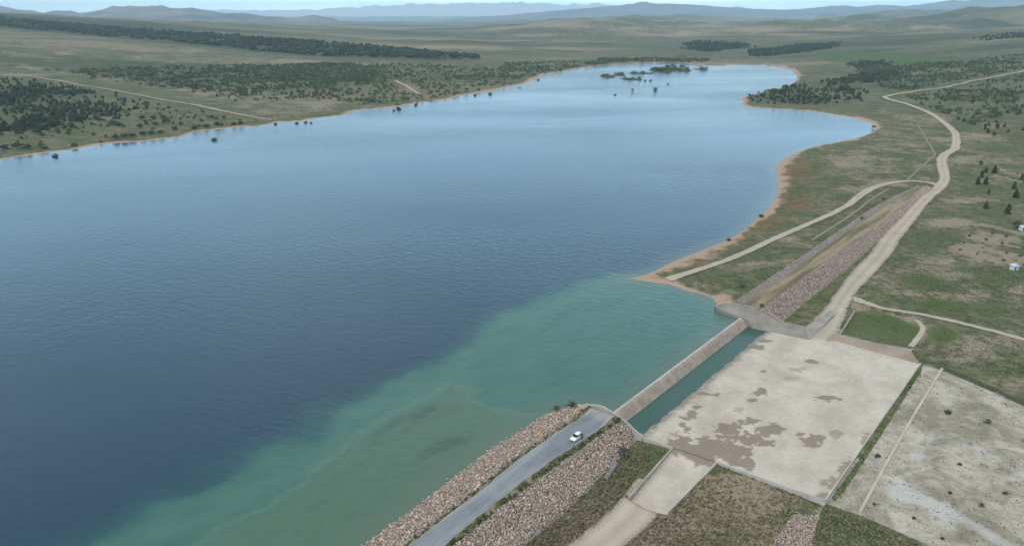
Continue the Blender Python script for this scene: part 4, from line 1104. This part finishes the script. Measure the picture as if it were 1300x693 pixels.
# left shore
stuff_p += grove([(-60, 96), (0, 100), (60, 105), (120, 120), (170, 138), (165, 150), (120, 152), (90, 160), (50, 166), (0, 170), (-60, 172)], 1000, 120, PINES, 3.6, 7.0, "dark pine of the dense grove on the left shore", "pine tree", "pines of the dense left-shore grove", LOP, M_PINE, "", 1.45)
stuff_b += grove([(0, 105), (120, 120), (240, 142), (325, 155), (240, 166), (150, 178), (60, 188), (0, 192)], 260, 90, DARKB, 1.8, 4.2, "low dark bushy tree on the slope below the left-bank track", "tree", "bushy trees below the left-bank track", LOB, M_PINE, "", 1.1)
stuff_b += grove([(90, 90), (200, 86), (330, 83), (470, 82), (480, 100), (420, 124), (330, 128), (240, 112), (180, 105)], 1900, 90, PINES, 2.4, 4.8, "small pine of the open belt above the left-bank track", "pine tree", "pines of the open belt above the left-bank track", LOP, M_PINE, "", 1.5)
stuff_b += grove([(330, 84), (500, 82), (660, 88), (640, 105), (560, 125), (460, 136), (380, 125), (330, 112)], 1300, 60, BUSHES, 2.2, 4.6, "green bushy tree on the middle of the left bank", "tree", "bushy trees on the middle left bank", LOB, M_BUSH, "", 1.2)
# dark forest belt on the far left
band = world_poly_pts([(-200, 8), (0, 24), (150, 35.5), (330, 49), (500, 61), (600, 70), (612, 75), (560, 76), (400, 71), (325, 65), (150, 48), (0, 35), (-200, 20)], 20000, rt)
forest = [(x, y, z, rt.uniform(4, 6.5) * np.array([2.2, 2.2, 1])) for x, y, z in band]
# right side
stuff_p += grove([(1125, 86), (1300, 78), (1380, 78), (1380, 190), (1300, 178), (1225, 170), (1200, 155), (1150, 128), (1120, 112)], 420, 90, PINES, 3.4, 6.2, "dark pine scattered over the green slope right of the winding track", "pine tree", "scattered pines right of the winding track", LOP, M_PINE, "", 1.35)
stuff_p += grove([(948, 119), (985, 112), (1015, 108), (1085, 112), (1100, 128), (1050, 133), (1000, 133), (950, 131)], 320, 0, PINES, 3.5, 6.5, "", "", "", LOP, M_PINE, "", 1.5)
stuff_p += grove([(1043, 106), (1075, 97), (1128, 90), (1143, 95), (1120, 103), (1062, 111)], 420, 0, PINES, 4, 6.5, "", "", "", LOP, M_PINE, "", 1.6)
stuff_p += grove([(1082, 80), (1125, 77), (1130, 84), (1085, 87)], 160, 0, PINES, 4, 6.5, "", "", "", LOP, M_PINE, "", 1.6)
stuff_p += grove([(955, 64), (1010, 57), (1060, 55), (1062, 61), (1010, 68), (955, 72)], 1400, 0, PINES, 5, 8, "", "", "", LOP, M_PINE, "", 1.7)
stuff_p += grove([(868, 57), (885, 52), (940, 55), (955, 60), (900, 66), (870, 63)], 900, 0, PINES, 5, 8, "", "", "", LOP, M_PINE, "", 1.7)
stuff_p += grove([(1240, 47), (1300, 42), (1320, 48), (1250, 52)], 160, 0, PINES, 5, 8, "", "", "", LOP, M_PINE, "", 1.7)
stuff_b += grove([(735, 83), (760, 76), (830, 75), (900, 76), (900, 79), (830, 79), (770, 81), (745, 84.5)], 300, 0, BUSHES, 4, 7, "", "", "", LOB, M_BUSH, "", 1.3)
stuff_b += grove([(1080, 85), (1300, 70), (1300, 140), (1230, 160), (1150, 125)], 1300, 0, BUSHES, 2.5, 4.5, "", "", "", LOB, M_BUSH, "", 1.2)
stuff_b += grove([(640, 80), (740, 78), (735, 88), (680, 96), (640, 104)], 400, 0, BUSHES, 2.5, 4.5, "", "", "", LOB, M_BUSH, "", 1.2)
tag(merge(LOP, stuff_p, rt, "pine_wood", M_PINE), "dark pines thinning out into the distance on both banks", "pine wood", kind='stuff')
tag(merge(LOB, stuff_b, rt, "bush_wood", M_BUSH), "green bushes spread over the far banks", "bush wood", kind='stuff')
tag(merge(LOF, forest, rt, "forest", M_PINE), "dark forest belt running along the far left upland", "forest", kind='stuff')

# trees of the lake's small islands
for k_, (cx, cy, rx, ry) in enumerate(ISLE_W[:7]):
    for j in range(16 if k_ in (5, 4) else 7):
        a = random.uniform(0, 6.28); q = random.uniform(0, .95)
        x, y = cx + rx * q * math.cos(a), cy + ry * q * math.sin(a)
        place(BUSHES[j % 3], (x, y, float(height(np.array([x]), np.array([y]))[0])), random.uniform(5, 8) if k_ in (5, 4) else random.uniform(3, 5), "leafy tree on the small islands at the far end of the lake", "tree", "trees on the far islands", 1.7)
# trees standing in the shallows by the left shore and along the water
for px, py, h, mk in [(70, 199, 4, 1), (58, 191, 3.5, 0), (95, 187, 4.2, 0), (272, 178, 4, 1), (128, 182, 2.5, 0), (247, 165, 5, 0), (262, 163, 4.5, 0), (276, 161, 5.5, 0), (297, 160, 4, 0), (306, 159, 4, 0), (377, 157, 3, 0), (350, 158, 3, 0), (388, 156, 3, 0), (395, 156.5, 2.5, 0), (506, 139, 5, 0), (500, 141, 3, 0), (528, 134, 4, 0), (603, 121.5, 4, 0), (622, 120, 5, 0), (683, 102, 4, 0), (803, 116, 4, 0), (832, 115, 5, 0), (848, 107, 3, 0), (819, 103, 4, 0), (826, 103, 4, 0), (781, 121, 3, 0)]:
    p = un(px, py, 0); z = float(height(np.array([p[0]]), np.array([p[1]]))[0])
    place((DARKB if not mk else BUSHES)[int(px) % 3], (p[0], p[1], max(z, -.3) - .16 * h), h, "flooded bush standing in the water close to the shore", "tree", "flooded bushes along the shores", 1.15)
# shrubs in a thick row by the left shoreline
for px, py, h, wd in [(5, 190, 5, 1.5), (22, 189, 6.5, 1.3), (35, 190, 5, 1.4), (52, 187, 4.5, 1.4), (12, 165, 6, 1.5), (25, 172, 5, 1.5), (40, 166, 4.5, 1.5), (148, 178, 5, 1.4), (158, 177, 5.5, 1.4), (168, 176, 4.5, 1.4), (182, 173, 4.5, 1.3), (193, 172, 5, 1.3), (204, 171, 4.5, 1.3), (222, 166, 5, 1.2), (230, 160, 4, 1.2), (180, 152, 5, 1.4), (195, 152, 5, 1.4), (207, 151, 5, 1.3), (143, 160, 6, 1.4), (152, 161, 5, 1.4)]:
    p = ground_at(px, py)[0]
    place(DARKB[int(px) % 3], p, h, "wide dark shrub in the row lining the left water's edge", "shrub", "wide shrubs lining the left water's edge", wd)

# the few pines that stand out right of the track: trunk and crown apart
def part_tree(p, h, label, seed, wide=.95, mat=M_PINE, kind='pine', name="pine_tree", cat="pine tree"):
    h *= .68 if kind == 'pine' else .6
    e = empty(name, (float(p[0]), float(p[1]), float(p[2]) - .05), random.uniform(0, 6.28)); e.scale = (h * wide, h * wide, h)
    cV, cF = crown(kind, 420 if kind == 'pine' else 360, .065 if kind == 'pine' else .095, seed)
    np_mesh("crown", cV, cF, mat, e, attrs=dict(tone=np.full(len(cV), random.random())))
    tV, tF = trunk(seed, .8 if kind == 'pine' else .55, .03); np_mesh("trunk", tV, tF, M_BARK, e)
    return tag(e, label, cat)
for k_, (px, py, h, lb) in enumerate([
    (1245, 209, 5.0, "small dark pine at the top of the tight cluster right of the track"), (1251, 219, 6.0, "dark pine on the right side of the tight cluster beside the track bend"),
    (1246, 225, 7.0, "tall dark pine in the middle of the tight cluster right of the track"), (1262, 220, 8.0, "stout dark pine just right of the tight pine cluster"),
    (1241, 234, 7.0, "dark pine at the lower left corner of the tight cluster"), (1251, 234, 7.5, "dark pine at the lower right corner of the tight cluster"),
    (1297, 228, 6.0, "dark pine at the right picture edge level with the cluster"), (1287, 240, 7.0, "upper of two dark pines standing one behind the other near the right edge"),
    (1289, 251, 7.5, "lower of two dark pines standing one behind the other near the right edge"), (1255, 246, 4.5, "small lone pine just below the tight cluster"),
    (1251, 265, 6.5, "lone mid-sized pine in the grass below the cluster"), (1279, 271, 8.0, "tall slim pine standing alone above the two white huts")]):
    part_tree(ground_at(px, py)[0], h, lb, 600 + k_)
part_tree(ground_at(1291, 289)[0], 5.5, "olive brown rounded tree beside the upper white hut", 640, 1.0, M_BUSH, 'bush', "leafy_tree", "tree")
# shrubs on the dam and quarry
def embank_z(px, py, z): return P3(px, py, z)
for k_, (px, py, z, h, wd, mt, lb) in enumerate([
    (706, 520, .2, 2.0, 1.1, M_BUSH, "green shrub at the water's edge on the near dam's tip, left of its twin"), (726, 517.5, 1.2, 2.6, 1.1, M_BUSH, "green shrub on the riprap beside the curved wall's start"),
    (791, 578, -2.3, 3.2, 1.3, M_PALEB, "blue-grey bush at the foot of the riprap above the pipe"), (783, 536, 2.8, 1.6, 1.5, M_BUSH, "green shrub on the crest verge beside the curved wall"),
    (1015, 366, -.3, 2.6, 1.2, M_PINE, "dark bush on the rosy riprap of the far dam"), (1035, 367, -1.8, 1.6, 1.1, M_PINE, "small dark bush at the foot of the far dam's riprap"),
    (1094, 279, 2.8, 2.5, 1.0, M_PINE, "dark bush on the far dam's crest edge, lower of two"), (1121, 255, 2.5, 2.4, 1.1, M_PINE, "dark bush on the far dam's lakeside edge, upper of two"),
    (1046, 316, 2.0, 1.5, 1.0, M_PINE, "small dark bush low on the far dam's grey riprap"), (942, 365, .8, 2.6, 1.2, M_BUSH, "olive bush in the grass by the far dam's lower end"),
    (966, 276, .3, 2.6, 1.4, M_PINE, "dark bush at the rusty water's edge, upper of two"), (925, 306, .1, 2.0, 1.4, M_PINE, "small dark bush at the rusty water's edge, lower of two"),
    (967, 389.5, 2.7, 2.0, 1.1, M_BUSH, "green bush on the crest behind the sloping abutment"), (1109, 163, .2, 4.0, 1.2, M_PINE, "dark bush at the innermost point of the right bay")]):
    part_tree((*P3(px, py, z)[:2], z), h, lb, 700 + k_, wd, mt, 'bush', "shrub", "shrub")
for k_, (px, py, h, lb) in enumerate([(1114, 580, 1.5, "black round bush between the apron and the long kerb"), (1203, 525, 1.8, "dark bush near the top of the quarry ground"), (1254, 537, 1.8, "green bush right of the dark one on the upper quarry ground"), (1218, 590, 1.1, "small dark bush in the middle of the quarry ground"),
                                  (1246, 642, 1.2, "small green bush above the chalky streak"), (1276, 627, 1.2, "small dark bush at the right side of the quarry ground"), (1206, 626, .9, "tiny bush left of the chalky streak's bend"), (1160, 658, .9, "tiny dark bush below the start of the chalky streak"), (1196, 684, .8, "tiny bush at the bottom of the quarry ground"), (1110, 640, .8, "tiny bush close to the kerb's near end")]):
    part_tree(ground_at(px, py)[0], h, lb, 760 + k_, 1.25, M_PINE if k_ not in (2, 4) else M_BUSH, 'bush', "shrub", "shrub")

# rows of young trees in the plantation by the huts
rows_px = [((1215, 317), (1300, 338)), ((1222, 309), (1300, 327)), ((1230, 300), (1300, 316)), ((1240, 293), (1300, 306)), ((1262, 222), (1300, 232)), ((1270, 216), (1300, 224))]
for (a, b) in rows_px:
    A, B = ground_at([a[0], b[0]], [a[1], b[1]])
    L = np.linalg.norm(B - A); n = max(4, int(L / 5.5))
    for i in range(n):
        q = A + (B - A) * (i + random.uniform(-.2, .2)) / max(1, n - 1)
        place(BUSHES[i % 3], (q[0], q[1], float(height(np.array([q[0]]), np.array([q[1]]))[0])), random.uniform(.9, 1.6), "knee-high sapling planted in the rows around the white huts", "sapling", "saplings in rows by the white huts", 1.1, "sapling")

rub = []
for (a, b) in rows_px + [((1236, 297), (1300, 311)), ((1250, 284), (1300, 296)), ((1226, 313), (1300, 332)), ((1262, 218), (1300, 227))]:
    A, B = ground_at([a[0], b[0]], [a[1], b[1]])
    for i in range(150):
        q = A + (B - A) * rt.uniform() + np.append(rt.normal(size=2) * .5, 0); rub.append((q[0], q[1], float(gridz(q[:1], q[1:2])[0]) + .04, .1 + .22 * rt.uniform() ** 2))
gst = [(x, y, z + .03, rt.uniform(.07, .2)) for x, y, z in world_poly_pts([(1172, 470), (1192, 474), (1090, 646), (1056, 636)], 1300, rt)]
tag(merge(ROCKS_LO, gst, rt, 'gravel', M_ROCK2, True), 'loose grey stones strewn between the apron and the long kerb', 'gravel', kind='stuff')
tag(merge(ROCKS_LO, rub, rt, "rubble", M_ROCK2, True), "low grey rubble lying in rows between the saplings by the huts", "rubble", kind='stuff')
# tussocks: dry grass standing in the near fields
tp_ = []
def tuft(seed):
    rg = np.random.default_rng(seed); V, F = [], []
    for i in range(9):
        a = rg.uniform(0, 6.28); l = rg.uniform(.6, 1.1); o = rg.normal(size=2) * .25; w_ = .16
        b = len(V); c, s = math.cos(a), math.sin(a)
        V += [(o[0] - s * w_, o[1] + c * w_, 0), (o[0] + s * w_, o[1] - c * w_, 0), (o[0] + c * .5 * l + s * w_ * .5, o[1] + s * .5 * l - c * w_ * .5, l * .8), (o[0] + c * .5 * l - s * w_ * .5, o[1] + s * .5 * l + c * w_ * .5, l * .8)]
        F.append([b, b + 1, b + 2, b + 3])
    return np.array(V), np.array(F)
TUFTS = [tuft(i) for i in range(5)]
def tufts_in(pxs, n, s0, s1):
    return [(x, y, z - .03, rt.uniform(s0, s1)) for x, y, z in world_poly_pts(pxs, n, rt)]
def grass_mat():
    t = NT("tussock grass", .9, .1)
    c = t.mix(t.attr("tone"), (.115, .115, .062), (.33, .275, .19)); t.color(c); return t.m
M_TUFT = grass_mat()
g1 = tufts_in([(905, 592), (1020, 630), (975, 693), (930, 740), (720, 740), (800, 680), (850, 655)], 3200, .25, .6)
g1 += tufts_in([(813, 556), (850, 570), (796, 632), (735, 690), (700, 720), (640, 715), (722, 645), (775, 600)], 2200, .25, .6)
g1 += tufts_in([(1050, 640), (1085, 652), (1170, 693), (1200, 730), (1020, 730), (1030, 693)], 900, .25, .55)
tag(merge(TUFTS, g1, rt, "dry_grass", M_TUFT), "olive and straw tussocks on the fields below the apron", "grass", kind='stuff')
g2 = tufts_in([(1164, 472), (1172, 474), (1066, 634), (1054, 634)], 150, .15, .4)
g2 += [(p[0], p[1], p[2], rt.uniform(.25, .55)) for p in scatter_between(asR, ds_top, 420, rt, .1, .2, .4, 1)] + [(p[0], p[1], p[2], rt.uniform(.2, .5)) for p in scatter_between(us_top, asL, 200, rt, .1, .2, -.6, .6)]
def weed_mat():
    t = NT("green weeds", .9, .1); t.color(t.mix(t.attr("tone"), (.035, .055, .018), (.085, .115, .04))); return t.m
g2 += tufts_in([(1175, 470), (1300, 512), (1340, 560), (1340, 740), (1200, 700), (1095, 645)], 420, .12, .32) + tufts_in([(1120, 330), (1300, 345), (1300, 480), (1180, 455), (1090, 385)], 1500, .15, .36)
tag(merge(TUFTS, g2, rt, "weeds", weed_mat()), "green weeds fringing the crest road and the apron's edge", "weeds", kind='stuff')

# ------------------------------------------------------------------ huts
M_WHITE = flat_mat("white paint", (.58, .62, .65), .6, .3, .08)
M_ROOF = flat_mat("pale sheet roof", (.50, .57, .62), .45, .4, .1)
M_DARK = flat_mat("dark opening", (.05, .05, .055), .6, .3)
def box(bm, x0, x1, y0, y1, z0, z1):
    v = [bm.verts.new(p) for p in ((x0, y0, z0), (x1, y0, z0), (x1, y1, z0), (x0, y1, z0), (x0, y0, z1), (x1, y0, z1), (x1, y1, z1), (x0, y1, z1))]
    for f in ((3, 2, 1, 0), (4, 5, 6, 7), (0, 1, 5, 4), (1, 2, 6, 5), (2, 3, 7, 6), (3, 0, 4, 7)): bm.faces.new([v[i] for i in f])
def hut(p, rz, sx, sy, h, label):
    e = tag(empty("hut", (float(p[0]), float(p[1]), float(p[2])), rz), label, "hut")
    bm = bmesh.new(); box(bm, -sx / 2, sx / 2, -sy / 2, sy / 2, -.4, h); bm_obj("wall", bm, M_WHITE, e)
    bm = bmesh.new()
    v = [bm.verts.new(q) for q in ((-sx / 2 - .25, -sy / 2 - .25, h + .003), (sx / 2 + .25, -sy / 2 - .25, h + .003), (sx / 2 + .25, sy / 2 + .25, h + .5), (-sx / 2 - .25, sy / 2 + .25, h + .5))]
    f = bm.faces.new(v); r = bmesh.ops.extrude_face_region(bm, geom=[f]); bmesh.ops.translate(bm, verts=[x for x in r['geom'] if isinstance(x, bmesh.types.BMVert)], vec=(0, 0, .12)); bm_obj("roof", bm, M_ROOF, e)
    bm = bmesh.new(); box(bm, -sx * .28, -sx * .02, -sy / 2 - .04, -sy / 2 - .003, 0, 1.9); d = bm_obj("door", bm, M_DARK, e)
    bm = bmesh.new(); box(bm, sx * .12, sx * .36, -sy / 2 - .04, -sy / 2 - .003, 1.0, 1.7); bm_obj("window", bm, M_DARK, e)
hut(ground_at(1287, 342)[0], .25, 2.5, 2.0, 1.5, "small white hut with a pale flat roof among sapling rows")
hut(ground_at(1298, 292)[0], .2, 2.5, 1.9, 1.4, "white hut cut by the right edge beside a brown tree")

# ------------------------------------------------------------------ pipe lying in the grass
M_PIPE = concrete_mat("pipe concrete", (.17, .155, .155), (.27, .245, .24), (.10, .09, .09), .6, .9)
_g = ground_at([768, 781], [611, 590]); pa, pb_ = Vector(tuple(_g[0])), Vector(tuple(_g[1]))
pa.z = pb_.z = min(pa.z, pb_.z)
d = (pb_ - pa).normalized(); L = max(5.0, (pb_ - pa).length)
pipe = tag(empty("concrete_pipe", (pa.x, pa.y, pa.z - .1)), "grey concrete pipe lying in the grass at the riprap's foot", "pipe")
def tube(r0, r1, x0, x1, n=28):
    bm = bmesh.new(); rings = []
    for (x, r) in ((x0, r0), (x0, r1), (x1, r1), (x1, r0)):
        rings.append([bm.verts.new((x, r * math.cos(k_ * 2 * math.pi / n), r * math.sin(k_ * 2 * math.pi / n))) for k_ in range(n)])
    for a in range(4):
        A, B = rings[a], rings[(a + 1) % 4]
        for k_ in range(n): bm.faces.new((A[k_], A[(k_ + 1) % n], B[(k_ + 1) % n], B[k_]))
    return bm
pipe.rotation_euler = (0, 0, math.atan2(d.y, d.x))
for o in (bm_obj("barrel", tube(.46, .58, 0.15, L, 28), M_PIPE, pipe, loc=(0, 0, .62)), bm_obj("socket_end", tube(.50, .68, -.35, .15, 28), M_PIPE, pipe, loc=(0, 0, .62)), bm_obj("socket_end", tube(.5, .63, L, L + .2, 28), M_PIPE, pipe, loc=(0, 0, .62))): pass

# ------------------------------------------------------------------ car on the crest road
M_CARW = flat_mat("white car paint", (.78, .79, .80), .25, .5, .02)
M_GLASS = flat_mat("tinted glass", (.015, .018, .022), .06, .6, .05)
M_TYRE = flat_mat("tyre rubber", (.02, .02, .02), .85, .2)
M_RIM = flat_mat("wheel rim", (.45, .46, .47), .35, .5, .05, 3, .7)
M_LAMP = flat_mat("headlamp lens", (.75, .78, .80), .1, .6, .02)
M_RED = flat_mat("tail lamp lens", (.35, .02, .02), .2, .5, .05)
M_TRIM = flat_mat("black trim", (.025, .025, .027), .6, .3)
car_p = P3(731.5, 556.5, 3.11)
rd = (P3(748, 543, 3.1) - P3(716, 566, 3.1)); heading = math.atan2(-rd.y, -rd.x)
car = tag(empty("parked_car", tuple(car_p), heading), "white hatchback on the asphalt dam road, facing down the road", "car")
car.scale = (.84, .84, .84)
def section(x, hw_b, hw_t, z0, z1, zs):
    """half body outline at station x: sill, belt and top"""
    return [(x, -hw_b, z0), (x, -hw_b - .03, (z0 + zs) / 2), (x, -hw_b, zs), (x, -hw_t, z1), (x, hw_t, z1), (x, hw_b, zs), (x, hw_b + .03, (z0 + zs) / 2), (x, hw_b, z0)]
def sweep(secs):
    bm = bmesh.new(); rs = [[bm.verts.new(p) for p in s] for s in secs]
    for a, b in zip(rs, rs[1:]):
        n = len(a)
        for k_ in range(n): bm.faces.new((a[k_], a[(k_ + 1) % n], b[(k_ + 1) % n], b[k_]))
    bm.faces.new(rs[0][::-1]); bm.faces.new(rs[-1]); return bm
body = sweep([section(-2.05, .70, .66, .36, .86, .70), section(-1.98, .82, .76, .27, .98, .80), section(-1.3, .86, .80, .24, 1.0, .86), section(0, .87, .80, .22, .98, .86), section(.85, .87, .78, .22, .96, .84), section(1.5, .85, .72, .24, .88, .76), section(1.95, .78, .62, .27, .74, .62), section(2.08, .62, .52, .34, .62, .52)])
bo = bm_obj("body", body, M_CARW, car, True); md = bo.modifiers.new("bevel", 'BEVEL'); md.width = .05; md.segments = 2
roof = sweep([section(-1.92, .74, .70, 1.0, 1.06, 1.02), section(-1.62, .64, .58, 1.30, 1.46, 1.38), section(-.9, .64, .56, 1.36, 1.53, 1.44), section(-.1, .63, .55, 1.36, 1.52, 1.44), section(.25, .62, .54, 1.30, 1.44, 1.38)])
bm_obj("roof", roof, M_CARW, car, True)
def quad(bm, pts, th=.02):
    f = bm.faces.new([bm.verts.new(p) for p in pts]); f.normal_update(); nv = f.normal.copy() * th
    r = bmesh.ops.extrude_face_region(bm, geom=[f]); bmesh.ops.translate(bm, verts=[x for x in r['geom'] if isinstance(x, bmesh.types.BMVert)], vec=nv)
bm = bmesh.new(); quad(bm, [(.98, -.72, .97), (.98, .72, .97), (.26, .58, 1.43), (.26, -.58, 1.43)]); bm_obj("windscreen", bm, M_GLASS, car)
bm = bmesh.new(); quad(bm, [(-1.95, .66, 1.03), (-1.95, -.66, 1.03), (-1.66, -.58, 1.40), (-1.66, .58, 1.40)]); bm_obj("rear_window", bm, M_GLASS, car)
for sgn in (-1, 1):
    for x0, x1, xt0, xt1 in ((.02, .86, .02, .24), (-.86, -.04, -.86, -.04), (-1.7, -.92, -1.55, -.92)):
        bm = bmesh.new(); pts = [(x0, sgn * .80, .99), (x1, sgn * .80, .98), (xt1, sgn * .64, 1.40), (xt0, sgn * .64, 1.40)]
        quad(bm, pts if sgn < 0 else pts[::-1]); bm_obj("side_window", bm, M_GLASS, car)
    for xp in (-.89, -.01):
        bm = bmesh.new(); quad(bm, [(xp - .035, sgn * .805, .98), (xp + .035, sgn * .805, .98), (xp + .035, sgn * .645, 1.42), (xp - .035, sgn * .645, 1.42)][::-sgn], .025); bm_obj("pillar", bm, M_CARW, car)
    bm = bmesh.new(); quad(bm, [(1.93, sgn * .45, .60), (1.86, sgn * .74, .60), (1.74, sgn * .74, .74), (1.85, sgn * .45, .72)][::-sgn], .05); bm_obj("headlight", bm, M_LAMP, car)
    bm = bmesh.new(); quad(bm, [(-2.03, sgn * .58, .72), (-2.0, sgn * .80, .72), (-1.97, sgn * .76, .96), (-2.0, sgn * .6, .96)][::sgn], .03); bm_obj("tail_light", bm, M_RED, car)
    bm = bmesh.new(); bmesh.ops.create_uvsphere(bm, u_segments=10, v_segments=6, radius=1, matrix=Matrix.Translation((.72, sgn * .96, 1.0)) @ Matrix.Diagonal((.07, .12, .08, 1))); bm_obj("wing_mirror", bm, M_CARW, car, True)
    for x in (-1.25, 1.28):
        e = tube(.2, .31, -.1, .1, 22); w_ = bm_obj("wheel", e, M_TYRE, car, False, (x, sgn * .76, .31)); w_.rotation_euler = (0, 0, math.pi / 2)
        bm = bmesh.new(); bmesh.ops.create_cone(bm, cap_ends=True, segments=22, radius1=.2, radius2=.17, depth=.16, matrix=Matrix.Rotation(math.pi / 2, 4, 'Y')); bm_obj("rim", bm, M_RIM, w_)
bm = bmesh.new(); box(bm, 2.02, 2.12, -.55, .55, .30, .46); bm_obj("front_bumper", bm, M_TRIM, car)
bm = bmesh.new(); box(bm, -2.12, -2.03, -.62, .62, .32, .52); bm_obj("rear_bumper", bm, M_TRIM, car)

# ------------------------------------------------------------------ person standing at the car's rear
M_SKIN = flat_mat("skin", (.36, .22, .16), .6, .3, .05)
M_CLOTH = flat_mat("dark clothing", (.018, .02, .028), .9, .1, .3)
M_HAIR = flat_mat("dark hair", (.02, .015, .012), .7, .2)
pp = P3(738.8, 557.3, 3.09)
def person(p, rz):
    V, E, Rd = [], [], []
    def vtx(co, r, par=None):
        V.append(co); Rd.append(r)
        if par is not None: E.append((par, len(V) - 1))
        return len(V) - 1
    pel = vtx((0, 0, .95), .15); ab = vtx((0, .01, 1.12), .135, pel); chst_ = vtx((0, .01, 1.32), .16, ab); nk = vtx((0, .01, 1.47), .06, chst_); hd0 = vtx((0, .03, 1.55), .07, nk); hd1 = vtx((0, .035, 1.65), .095, hd0); vtx((0, .02, 1.73), .07, hd1)
    for s in (-1, 1):
        hp = vtx((s * .10, 0, .88), .105, pel); kn = vtx((s * .12, .015, .48), .065, hp); an = vtx((s * .13, -.02, .09), .045, kn); ft = vtx((s * .14, .06, .045), .045, an); vtx((s * .15, .16, .035), .03, ft)
        sh = vtx((s * .19, 0, 1.40), .065, chst_); el = vtx((s * .26, -.03, 1.12), .045, sh); wr = vtx((s * .28, .08, .88), .03, el); pm = vtx((s * .28, .10, .81), .035, wr)
        for q, (ox, ln) in enumerate(((-.024, .075), (-.008, .085), (.008, .08), (.024, .06))):
            f1 = vtx((s * .28 + .3 * ox, .10 + ox, .755), .0095, pm); vtx((s * .275, .108 + ox, .755 - ln * .6), .008, f1)
        t1 = vtx((s * .265, .15, .79), .011, pm); vtx((s * .262, .165, .755), .009, t1)
    me = bpy.data.meshes.new("person"); me.from_pydata(V, E, []); o = link(bpy.data.objects.new("person", me))
    sk = o.modifiers.new("skin", 'SKIN'); 
    bm = bmesh.new(); bm.from_mesh(me); ly = bm.verts.layers.skin.verify(); bm.verts.ensure_lookup_table()
    for i, v in enumerate(bm.verts): v[ly].radius = (Rd[i], Rd[i] * (.78 if i in (0, 1, 2) else 1)); v[ly].use_root = i == 0
    bm.to_mesh(me); bm.free()
    sb = o.modifiers.new("sub", 'SUBSURF'); sb.levels = 1; sb.render_levels = 1
    dg = bpy.context.evaluated_depsgraph_get(); me2 = bpy.data.meshes.new_from_object(o.evaluated_get(dg)); o.modifiers.clear(); o.data = me2; me2.name = "person"
    me2.materials.clear(); me2.materials.append(M_CLOTH); me2.materials.append(M_SKIN)
    for f in me2.polygons:
        c = f.center; f.use_smooth = True; f.material_index = 1 if (c.z > 1.47 or (abs(c.x) > .22 and c.z < .9)) else 0
    o.location = p; o.rotation_euler = (0, 0, rz)
    bm = bmesh.new(); bmesh.ops.create_uvsphere(bm, u_segments=14, v_segments=9, radius=1, matrix=Matrix.Translation((0, .005, 1.70)) @ Matrix.Diagonal((.098, .11, .085, 1))); bm_obj("hair", bm, M_HAIR, o, True)
    for s in (-1, 1):
        bm = bmesh.new(); bmesh.ops.create_uvsphere(bm, u_segments=8, v_segments=6, radius=.012, matrix=Matrix.Translation((s * .035, .122, 1.645))); bm_obj("eye", bm, M_HAIR, o, True)
        bm = bmesh.new(); bmesh.ops.create_uvsphere(bm, u_segments=8, v_segments=6, radius=1, matrix=Matrix.Translation((s * .098, .03, 1.64)) @ Matrix.Diagonal((.012, .02, .03, 1))); bm_obj("ear", bm, M_SKIN, o, True)
    bm = bmesh.new(); bmesh.ops.create_cone(bm, cap_ends=True, segments=8, radius1=.018, radius2=.008, depth=.045, matrix=Matrix.Translation((0, .135, 1.62))); bm_obj("nose", bm, M_SKIN, o)
    bm = bmesh.new(); box(bm, -.025, .025, .118, .128, 1.578, 1.588); bm_obj("mouth", bm, M_RED, o)
    return tag(o, "person in dark clothes standing beside the rear of the white car", "person")
person(pp, 2.2)

# ------------------------------------------------------------------ haze: even air around the whole place
HAZE = 7.5e-5
bm = bmesh.new(); box(bm, -38000, 38000, -38500, 38500, -14, 760)
hz = bpy.data.materials.new("haze"); hz.use_nodes = True
hn, hl = hz.node_tree.nodes, hz.node_tree.links; hn.clear()
ho = hn.new("ShaderNodeOutputMaterial"); hv = hn.new("ShaderNodeVolumePrincipled")
hv.inputs["Color"].default_value = (.62, .84, 1.0, 1); hv.inputs["Density"].default_value = HAZE; hv.inputs["Anisotropy"].default_value = .1
hl.new(hv.outputs[0], ho.inputs["Volume"])
tag(bm_obj("haze", bm, hz), "thin bluish air that pales the far hills", "haze", kind='stuff')
